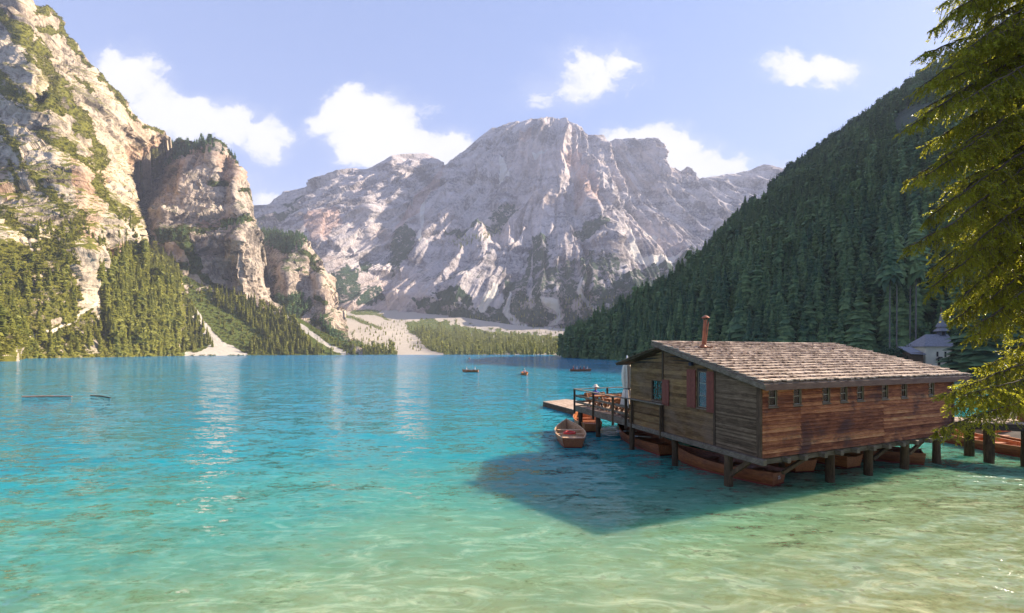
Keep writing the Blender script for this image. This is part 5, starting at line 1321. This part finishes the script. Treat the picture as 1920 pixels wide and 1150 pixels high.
# far boats with people
C1 = copy_tree(A2); place(C1, (-8.0, 100, 0), (-12, 100.3, 0), 'orange rowing boat with two people, farthest left on the lake', L=4.6); C1.location = (-9.75, 100, 0); C1.scale = (.8, 1, 1)
for k, (dx, sh_, lb) in enumerate(((-.95, M_wcloth, 'person in white sitting in the left end of the orange boat on the lake'), (1.1, M_wcloth, 'person in white sitting in the right end of the orange boat on the lake'))):
    add_person((-9.75 + dx, 100, .45), -1.57 if k == 0 else 1.57, sh_, M_dcloth, lb)
C2 = copy_tree(A2); place(C2, (2.5, 86.5, 0), (2.7, 91, 0), 'rowing boat seen end-on with oars out in the middle of the lake', L=4.6)
add_person((2.55, 88.4, .42), math.pi, M_wcloth, M_dcloth, 'person in white rowing the boat seen end-on', pose='row')
add_person((2.6, 89.6, .42), math.pi, M_red, M_dcloth, 'person in red sitting behind the rower in the boat seen end-on')
oar((1.95, 88.1, .5), (-.2, 88.0, .12), 'oar reaching out left from the boat seen end-on'); oar((3.2, 88.1, .5), (5.4, 88.0, .12), 'oar reaching out right from the boat seen end-on')
C3 = copy_tree(A3); place(C3, (14.2, 104, 0), (19, 104, 0), 'brown rowing boat carrying five people, farthest right on the lake', L=5)
for k, (dx, sh_) in enumerate(((-1.7, M_red), (-.9, M_wcloth), (0, M_dcloth), (.8, M_red), (1.7, M_wcloth))):
    add_person((16.7 + dx, 104, .42), -1.57 if k % 2 else 1.57, sh_, M_dcloth, ('person in red at the left end', 'person in white second from the left', 'person in dark clothes in the middle', 'person in red second from the right', 'person in white at the right end')[k] + ' of the brown boat on the lake')
mb = MB(); mb.lathe((-28.5, 285, 0), [(.0, -.4), (.5, -.2), (.65, .2), (.5, .7), (.15, .9), (0, .95)], 12, .6); props(mb.build('buoy', M_bench, None, smooth=True), 'small orange buoy far out beyond the orange boat', 'buoy')
# driftwood
mb = MB(); a = onz(42, 744.5, .05); b = onz(135, 743.5, .04); mb.tube([a, a.lerp(b, .5) + Vector((0, .1, .02)), b], [.09, .08, .05], 8, .5); props(mb.build('driftwood_log', simple('bark_red', (.55, .27, .17), .8, .2, 3), None), 'long thin reddish log floating near the left edge of the lake', 'log')
mb = MB(); a = onz(170, 742, .05); b = onz(207, 746, .05); mb.tube([a, a.lerp(b, .5) + Vector((0, 0, .06)), b], [.05, .08, .06], 8, .5); mb.tube([a.lerp(b, .6), a.lerp(b, .75) + Vector((.1, -.2, .05))], .03, 5, .4); props(mb.build('driftwood_stick', M_bark, None), 'short dark stick floating right of the long reddish log', 'stick')
mb = MB(); pts = [onz(1775 + 50 * i / 8, 870 + 8 * math.sin(i * .4), .01) for i in range(9)]; mb.tube(pts, .022, 6, .3); props(mb.build('mooring_rope', M_rope, None), 'thin dark rope floating on the water right of the last stilt', 'rope')

# ------------------------------------------------------------------ footbridge to the shore
fb = empty('footbridge', (22, 17, 1.3), 0, 'weathered wooden footbridge on posts from the boathouse to the right shore', 'footbridge')
a = Vector((18.6, 19.4, 1.62)); b = Vector((27, 13.6, 1.95)); d = (b - a).normalized(); nrm = Vector((-d.y, d.x, 0)).normalized()
if nrm.y < 0: nrm = -nrm
mb = MB(); n = 70
for i in range(n):
    p = a + (b - a) * (i / n); q_ = p + d * ((b - a).length / n * .93); w = nrm * (1.7 + rnd.uniform(-.02, .02)); u_ = Vector((0, 0, .04))
    mb.hexa([p, q_, q_ + w, p + w, p + u_, q_ + u_, q_ + w + u_, p + w + u_])
mb.build('deck_planks', M_deck, fb)
for off in (.08, 1.6):
    mb = MB(); mb.beam(a + nrm * off - Vector((0, 0, .14)), b + nrm * off - Vector((0, 0, .14)), .2, .26, .4); mb.build('girder', M_beam2, fb, bevel=.01)
for (x, y_) in ((20.9, 19.5), (20.4, 18.25), (21.3, 17.65), (23.6, 16.05), (25.2, 15)):
    stilt(fb, (x, y_, 0), 1.42, .17, 'post')
for off, ii in ((1.5, (.5, .75, .95)),):
    for f_ in ii: p = a + (b - a) * f_ + nrm * off; stilt(fb, p, 1.5, .15, 'post')
for z in (.55, .98):
    mb = MB(); mb.beam(a + nrm * 1.65 + Vector((0, 0, z)), b + nrm * 1.65 + Vector((0, 0, z)), .05, .10, .6); mb.build('handrail', M_beam, fb)
for f_ in (.05, .3, .55, .8): 
    mb = MB(); p = a + (b - a) * f_ + nrm * 1.72; mb.beam(p - Vector((0, 0, .1)), p + Vector((0, 0, 1.05)), .1, .1, .5, up=(1, 0, 0)); mb.build('rail_post', M_post, fb)
bx = empty('wooden_box', a + (b - a) * .36 + nrm * .9 + Vector((0, 0, .04)), 0, 'reddish wooden box standing on the footbridge beside the boathouse', 'box')
p = bx.location; mb = MB(); 
for k in range(4): mb.box(p + Vector((0, 0, .07 + k * .13)), (.9, .5, .12), math.atan2(d.y, d.x))
mb.build('box_body', M_bench, bx); mb = MB(); mb.box(p + Vector((0, 0, .555)), (.98, .58, .04), math.atan2(d.y, d.x), .7); mb.build('lid', M_bench, bx)

# ------------------------------------------------------------------ chapel on the far side of the bay
cg = .7; D = 95
cp = empty('chapel', (95, D, cg), 0, 'small pale plastered chapel with a grey shingled roof and pointed steeple', 'chapel')
M_plaster = simple('plaster', (.86, .74, .52), .9, .15, .6, .02); M_slate = simple('shingle_grey', (.26, .245, .25), .85, .2, 3, .03); M_slate2 = simple('shingle_dark', (.12, .125, .14), .85, .2, 3)
Rz = Matrix.Rotation(-.12, 3, 'Z'); co = at(1755, 690, D); co.z = cg
def cpt(x, y, z): v = Rz @ Vector((x, y, 0)); return Vector((co.x + v.x, co.y + v.y, z))
def cbox(mb, x0, x1, y0, y1, z0, z1, c=.5): mb.hexa([cpt(x0, y0, z0), cpt(x1, y0, z0), cpt(x1, y1, z0), cpt(x0, y1, z0), cpt(x0, y0, z1), cpt(x1, y0, z1), cpt(x1, y1, z1), cpt(x0, y1, z1)], c)
mb = MB(); cbox(mb, -2.1, 3.9, 0, 5.2, cg - 1, 6.05); mb.build('wall', M_plaster, cp)
mb = MB(); e = .45; rz0, rz1 = 5.95, 8.75
mb.add([cpt(-2.1 - e, -e, rz0), cpt(3.9 + e, -e, rz0), cpt(3.9 + e, 5.2 + e, rz0), cpt(-2.1 - e, 5.2 + e, rz0), cpt(-.1, 2.6, rz1), cpt(3.9 + e, 2.6, rz1 + .05)], [(0, 1, 5, 4), (3, 0, 4), (2, 3, 4, 5), (1, 2, 5), (3, 2, 1, 0)], .5)
rfc = mb.build('roof', M_slate, cp)
mb = MB(); cbox(mb, 3.3, 4.7, -1.4, 3.5, cg - 1, 4.5); mb.build('porch_wall', M_plaster, cp)
mb = MB(); mb.add([cpt(3.0, -1.9, 4.4), cpt(5.0, -1.9, 4.4), cpt(5.0, 3.8, 7.2), cpt(3.0, 3.8, 7.2), cpt(3.0, -1.9, 4.6), cpt(5.0, -1.9, 4.6), cpt(5.0, 3.8, 7.4), cpt(3.0, 3.8, 7.4)], [(3, 2, 1, 0), (4, 5, 6, 7), (0, 1, 5, 4), (1, 2, 6, 5), (2, 3, 7, 6), (3, 0, 4, 7)], .4); mb.build('porch_roof', M_slate2, cp)
for (x, z, w, h_) in ((.1, 3.7, .34, 1.1), (1.7, 3.6, .34, 1.2)):
    mb = MB(); cbox(mb, x, x + w, -.06, .02, z, z + h_, .2); mb.build('window', M_dark, cp)
mb = MB(); cbox(mb, .35, .8, -.08, .02, 1.6, 3.0, .2); mb.build('door', M_dark, cp); mb = MB(); cbox(mb, 2.3, 3.2, -.07, .02, 1.2, 3.2, .9); mb.build('door', M_trim, cp)
mb = MB(); pz = 3.5; mb.add([cpt(.0, -.8, 3.1), cpt(1.15, -.8, 3.1), cpt(1.15, .0, 3.1), cpt(0, 0, 3.1), cpt(.57, -.8, 3.65), cpt(.57, 0, 3.65)], [(0, 1, 4), (3, 2, 5)[::-1], (0, 4, 5, 3), (1, 2, 5, 4)], .3); mb.build('door_canopy', M_dark, cp)
sx, sy = 3.1, 2.6
mb = MB(); cbox(mb, sx - .55, sx + .55, sy - .55, sy + .55, 8.2, 9.5, .4); st = mb.build('steeple', M_slate2, cp)
mb = MB(); cbox(mb, sx - .3, sx + .3, sy - .57, sy - .5, 8.55, 9.3, .2); mb.build('belfry_opening', M_dark, st)
def pyr(mb, r, z0, r1, z1, n=4, c=.5):
    vs = [cpt(sx + r * math.cos(math.pi / 4 + k * 2 * math.pi / n), sy + r * math.sin(math.pi / 4 + k * 2 * math.pi / n), z0) for k in range(n)] + [cpt(sx + r1 * math.cos(math.pi / 4 + k * 2 * math.pi / n), sy + r1 * math.sin(math.pi / 4 + k * 2 * math.pi / n), z1) for k in range(n)]
    mb.add(vs, [(k, (k + 1) % n, n + (k + 1) % n, n + k) for k in range(n)] + [tuple(range(n))[::-1], tuple(range(n, 2 * n))], c)
mb = MB(); pyr(mb, 1.45, 9.45, .75, 10.15); pyr(mb, .72, 10.15, .72, 10.5); pyr(mb, 1.05, 10.45, .45, 11.6); pyr(mb, .45, 11.6, .03, 14.0); mb.build('spire', M_slate, st)
mb = MB(); mb.tube([cpt(sx, sy, 13.9), cpt(sx, sy, 15.0)], .04, 6, .5); mb.lathe(cpt(sx, sy, 14.2), [(0, -.15), (.14, 0), (0, .15)], 8, .5); mb.box(cpt(sx, sy, 14.75), (.4, .05, .06), 0, .5); mb.build('finial', M_copper, st)
sp_ = at(1716, 690, D); sd_ = empty('shed', (sp_.x, sp_.y, cg), 0, 'low grey-roofed shed standing left of the chapel', 'shed')
mb = MB(); mb.box((sp_.x, sp_.y + 1, 2.3), (2.7, 3, 4.6), -.1, .3); mb.build('wall', M_planks, sd_)
mb = MB(); mb.hexa([(sp_.x - 1.7, sp_.y - .9, 4.2), (sp_.x + 1.6, sp_.y - .9, 4.1), (sp_.x + 1.5, sp_.y + 2.6, 5.7), (sp_.x - 1.5, sp_.y + 2.6, 5.8), (sp_.x - 1.7, sp_.y - .9, 4.35), (sp_.x + 1.6, sp_.y - .9, 4.25), (sp_.x + 1.5, sp_.y + 2.6, 5.9), (sp_.x - 1.5, sp_.y + 2.6, 6.0)], .7); mb.build('roof', M_slate, sd_)


def conifer_at(px, d, zb, ztop, w, tpl, m, label, group=None, trunk_m=M_bark, z0cut=None, tr_=.016):
    x = (px - CX) / F * d; h = ztop - zb; r_ = empty('spruce_tree', (x, d, zb), 0, label, 'tree', group); v, t, c = tpl
    v = v.copy() * np.array([w, w, h])
    if z0cut: v[:, 2] = h * (z0cut + (1 - z0cut) * v[:, 2] / h)
    col = np.ones((len(c), 4)); col[:, :3] = c[:, None]; np_mesh('crown', v, t, m, r_, {'tint': col}, False)
    mb = MB(); mb.tube([(0, 0, -.5), (.1, 0, h * .5), (0, 0, h * .96)], [h * tr_ + .03, h * tr_ * .62 + .03, .03], 8, .5); mb.build('trunk', trunk_m, r_, world=False)
TB = [conifer(56, 17, 300 + i, .24, .04, .4, 2, .3, .7) for i in range(3)]
conifer_at(1832, 84, .8, 16.0, 22, TB[0], M_fol_hill, 'broad dark conifer filling the gap right of the chapel')
conifer_at(1880, 92, .8, 20, 24, TB[1], M_fol_hill, 'tall dark conifer behind the broad one near the right edge')
conifer_at(1812, 97, .8, 10.5, 9, TB[2], M_fol_hill, 'lower dark conifer touching the chapel porch')
for k, (px, dd) in enumerate(((1668, 118), (1681, 122), (1706, 126), (1717, 121))):
    conifer_at(px, dd, 1.0, 42 + k * 1.5, 16, CON_H[k], M_fol_hill, ('leftmost tall bare pale trunk rising in the dark wood left of the chapel', 'tall bare pale trunk, second from the left, in the dark wood left of the chapel', 'tall bare pale trunk, third from the left, rising just left of the chapel steeple', 'tall bare pale trunk nearest the chapel roof')[k], 'tall bare-stemmed trees', M_barkp, .62, .004)
v, t, c = leafy(2600, 77, .035, (.46, .46, .5), .5, .5)
for px, d, zt, w, lb in ((1687, 98, 7.6, 8.0, 'round dark green leafy tree left of the chapel shed'), (1639, 100, 5.3, 6.5, 'low round leafy bush just above the boathouse roof')):
    x = (px - CX) / F * d; r_ = empty('leafy_tree', (x, d, .8), 0, lb, 'tree'); col = np.ones((len(c), 4)); col[:, :3] = c[:, None]
    np_mesh('crown', v * np.array([w, w, zt - .8]), t, M_leafy, r_, {'tint': col}, False); mb = MB(); mb.tube([(0, 0, -.4), (.1, 0, (zt - .8) * .5)], [.25, .12], 7, .5); mb.build('trunk', M_bark, r_, world=False)

# ------------------------------------------------------------------ big spruce hanging in from the right
fx, fy, fz = 15.6, 9.6, 1.6
sp2 = empty('overhanging_spruce', (fx, fy, fz), 0, 'big backlit spruce with drooping boughs hanging in from the right edge', 'tree')
mb = MB(); mb.tube([(fx, fy, fz - 1.5), (fx + .1, fy, 8), (fx, fy + .1, 22)], [.42, .33, .12], 14, .5); mb.build('trunk', M_bark, sp2)
R2 = random.Random(21); bark = MB(); NV = []; NTt = []; NC = []


def needles(p, d, ln, tint):
    """a hanging spray: short flat blades both sides of a little twig"""
    d = d.normalized(); side = d.cross(Vector((0, 0, 1)))
    side = side.normalized() if side.length > .05 else Vector((1, 0, 0)); up = side.cross(d)
    n = max(4, int(ln / .016))
    for i in range(n):
        f = i / n; q = p + d * (ln * f) + Vector((0, 0, -.10 * ln * f * f)); a = R2.uniform(0, 6.28); o = (side * math.cos(a) + up * math.sin(a) * .7)
        tip = q + (o * R2.uniform(.022, .042) + d * R2.uniform(.018, .04)); wv_ = d.cross(o).normalized() * R2.uniform(.006, .011)
        wv_ *= 1.35; b = len(NV); NV.extend([q - wv_, q + wv_, tip]); NTt.append((b, b + 1, b + 2)); NC.extend([tint, tint, min(1, tint + .2)])


def bough(o, tip, sag, dens=1.0, rr=.035, wid=.8):
    o = Vector(o); tip = Vector(tip); L = (tip - o).length; n = max(8, int(L / .16)); pts = []
    for i in range(n + 1):
        f = i / n; p = o.lerp(tip, f); p.z -= sag * math.sin(math.pi * f) * .8; p += Vector((R2.uniform(-.02, .02), R2.uniform(-.02, .02), R2.uniform(-.02, .02))) ; pts.append(p)
    bark.tube(pts, [rr * (1 - .85 * i / n) + .003 for i in range(n + 1)], 5, R2.random())
    for i in range(1, n + 1):
        f = i / n; p = pts[i]; d = (pts[i] - pts[i - 1]).normalized(); side = d.cross(Vector((0, 0, 1))).normalized()
        vx = CX + p.x / p.y * F
        if vx > 1990: continue
        for s in (-1, 1):
            for rep in range(2 if f > .12 else 1):
                if R2.random() > dens: continue
                tl = wid * (.25 + .75 * math.sin(math.pi * min(1, (1 - f) * .9 + .12))) * R2.uniform(.5, 1.1) * (.45 if f > .93 else 1)
                td = (d * R2.uniform(.1, 1.0) + side * s * R2.uniform(.1, 1.0) + Vector((0, 0, R2.uniform(-1.7, .2)))).normalized()
                q0 = p + d * R2.uniform(-.08, .08); q1 = q0 + td * tl + Vector((0, 0, -.22 * tl)); bark.tube([q0, q0.lerp(q1, .5) + Vector((0, 0, .03)), q1], [.006, .004, .002], 3, R2.random(), cap=False)
                k = max(2, int(tl / .085)); tn = R2.uniform(.1, .9)
                for j in range(k + 1):
                    g = j / k; q = q0.lerp(q1, g)
                    for s2 in (-1, 1):
                        if j == k and s2 == 1: dd_ = td
                        else: dd_ = (td * .6 + td.cross(Vector((0, 0, 1))) * s2 * R2.uniform(.4, 1.0) + Vector((0, 0, R2.uniform(-1.0, -.1)))).normalized()
                        needles(q, dd_, R2.uniform(.07, .16), min(1, max(0, tn + R2.uniform(-.2, .2))))
        if R2.random() < .8:     # along the bough itself
            needles(p, (d + Vector((0, 0, R2.uniform(-.8, .1)))), .14, R2.random())


tips = [(1768, 8, 9.6), (1748, 58, 9.2), (1728, 103, 9.0), (1724, 165, 8.6), (1738, 200, 9.6), (1708, 235, 8.4), (1738, 272, 9.4), (1732, 330, 8.2), (1702, 338, 9.4), (1738, 412, 8.8), (1711, 458, 8.2), (1752, 498, 9.6), (1748, 538, 8.6), (1778, 585, 9.2), (1830, 612, 8.4)]
fill = [(1790, 600, 9.0), (1822, 632, 9.4), (1852, 565, 8.6), (1882, 610, 9.0), (1900, 560, 8.2), (1902, 655, 9.2), (1760, 300, 8.4), (1752, 150, 9.8), (1785, 20, 8.6), (1880, 350, 8.8), (1870, 180, 8.8), (1895, 250, 9.2), (1900, 470, 9.6), (1800, 560, 8.4), (1775, 150, 8.6), (1765, 255, 8.8), (1760, 390, 9.4), (1770, 430, 8.0), (1765, 520, 8.8), (1800, 285, 8.0), (1840, 395, 9.2), (1850, 305, 10), (1815, 10, 9.0), (1860, 70, 8.2), (1850, 170, 9.0), (1890, 110, 9.8), (1870, 230, 8.4), (1830, 20, 9.8), (1815, 90, 8.2), (1825, 225, 10.2), (1830, 345, 10), (1825, 460, 8.0), (1780, 350, 9.8), (1890, 300, 10), (1790, 100, 9.8), (1765, 200, 9.2), (1800, -20, 8.4), (1790, 60, 10.2), (1785, 130, 10.4), (1800, 190, 8.0), (1770, 300, 10.2), (1795, 370, 8.0), (1780, 440, 10.4), (1800, 500, 8.0), (1810, 560, 10.4), (1850, 40, 9.0), (1860, 120, 9.6), (1850, 260, 9.0), (1860, 330, 8.6), (1850, 420, 9.2), (1860, 480, 8.6), (1870, 540, 9.4), (1900, 80, 8.4), (1905, 200, 9.6), (1900, 380, 9.2), (1880, 520, 10.2)]
for (px, py, d) in tips + fill:
    tp_ = at(px, py, d); L = max(2.0, fx - tp_.x); o = Vector((fx, fy + R2.uniform(-.1, .1), tp_.z + L * R2.uniform(.34, .52)))
    bough(o, tp_, -.12 * L * R2.uniform(.2, 1), 1.0 if (px, py, d) in tips else .9, .05, .72)
# the low boughs in front of the footbridge
for (px, py, d, pxo, pyo, do, w) in ((1768, 742, 8.6, 2060, 640, 9.6, .5), (1790, 762, 8.9, 2060, 690, 9.8, .5), (1761, 806, 8.4, 2000, 735, 9.4, .42), (1800, 725, 9.4, 2080, 640, 9.8, .55), (1850, 760, 9.2, 2060, 700, 9.6, .5), (1838, 688, 9.4, 2090, 620, 9.8, .32), (1805, 742, 8.2, 2060, 690, 9.0, .45)):
    bough(at(pxo, pyo, do), at(px, py, d), -.1, 1.0, .02, w)
bark.build('branches', M_bark, sp2)
col = np.ones((len(NC), 4)); col[:, :3] = np.array(NC)[:, None]
mt = parent_matrix(sp2).inverted(); nv_ = np.array([tuple(p) for p in NV]) - np.array([fx, fy, fz])
np_mesh('needles', nv_, np.array(NTt), M_fol_near, sp2, {'tint': col}, False)
print('needle tris', len(NTt), 'trees', len(ALL))
# ------------------------------------------------------------------ air
hz = bpy.data.meshes.new('haze')
x0, x1, y0, y1, z0, z1 = -3600, 4600, -60, 4300, -7.0, 1560
hz.from_pydata([(x0, y0, z0), (x1, y0, z0), (x1, y1, z0), (x0, y1, z0), (x0, y0, z1), (x1, y0, z1), (x1, y1, z1), (x0, y1, z1)], [], [(3, 2, 1, 0), (4, 5, 6, 7), (0, 1, 5, 4), (1, 2, 6, 5), (2, 3, 7, 6), (3, 0, 4, 7)])
hm = bpy.data.materials.new('haze'); hm.use_nodes = True; N = NT(hm.node_tree)
pv = N.n('ShaderNodeVolumePrincipled', {'Color': (.76, .82, 1.0, 1), 'Density': 0.000125, 'Anisotropy': 0.0})
out = N.n('ShaderNodeOutputMaterial'); N.t.links.new(pv.outputs[0], out.inputs['Volume'])
props(link('haze', hz, hm), kind='stuff')
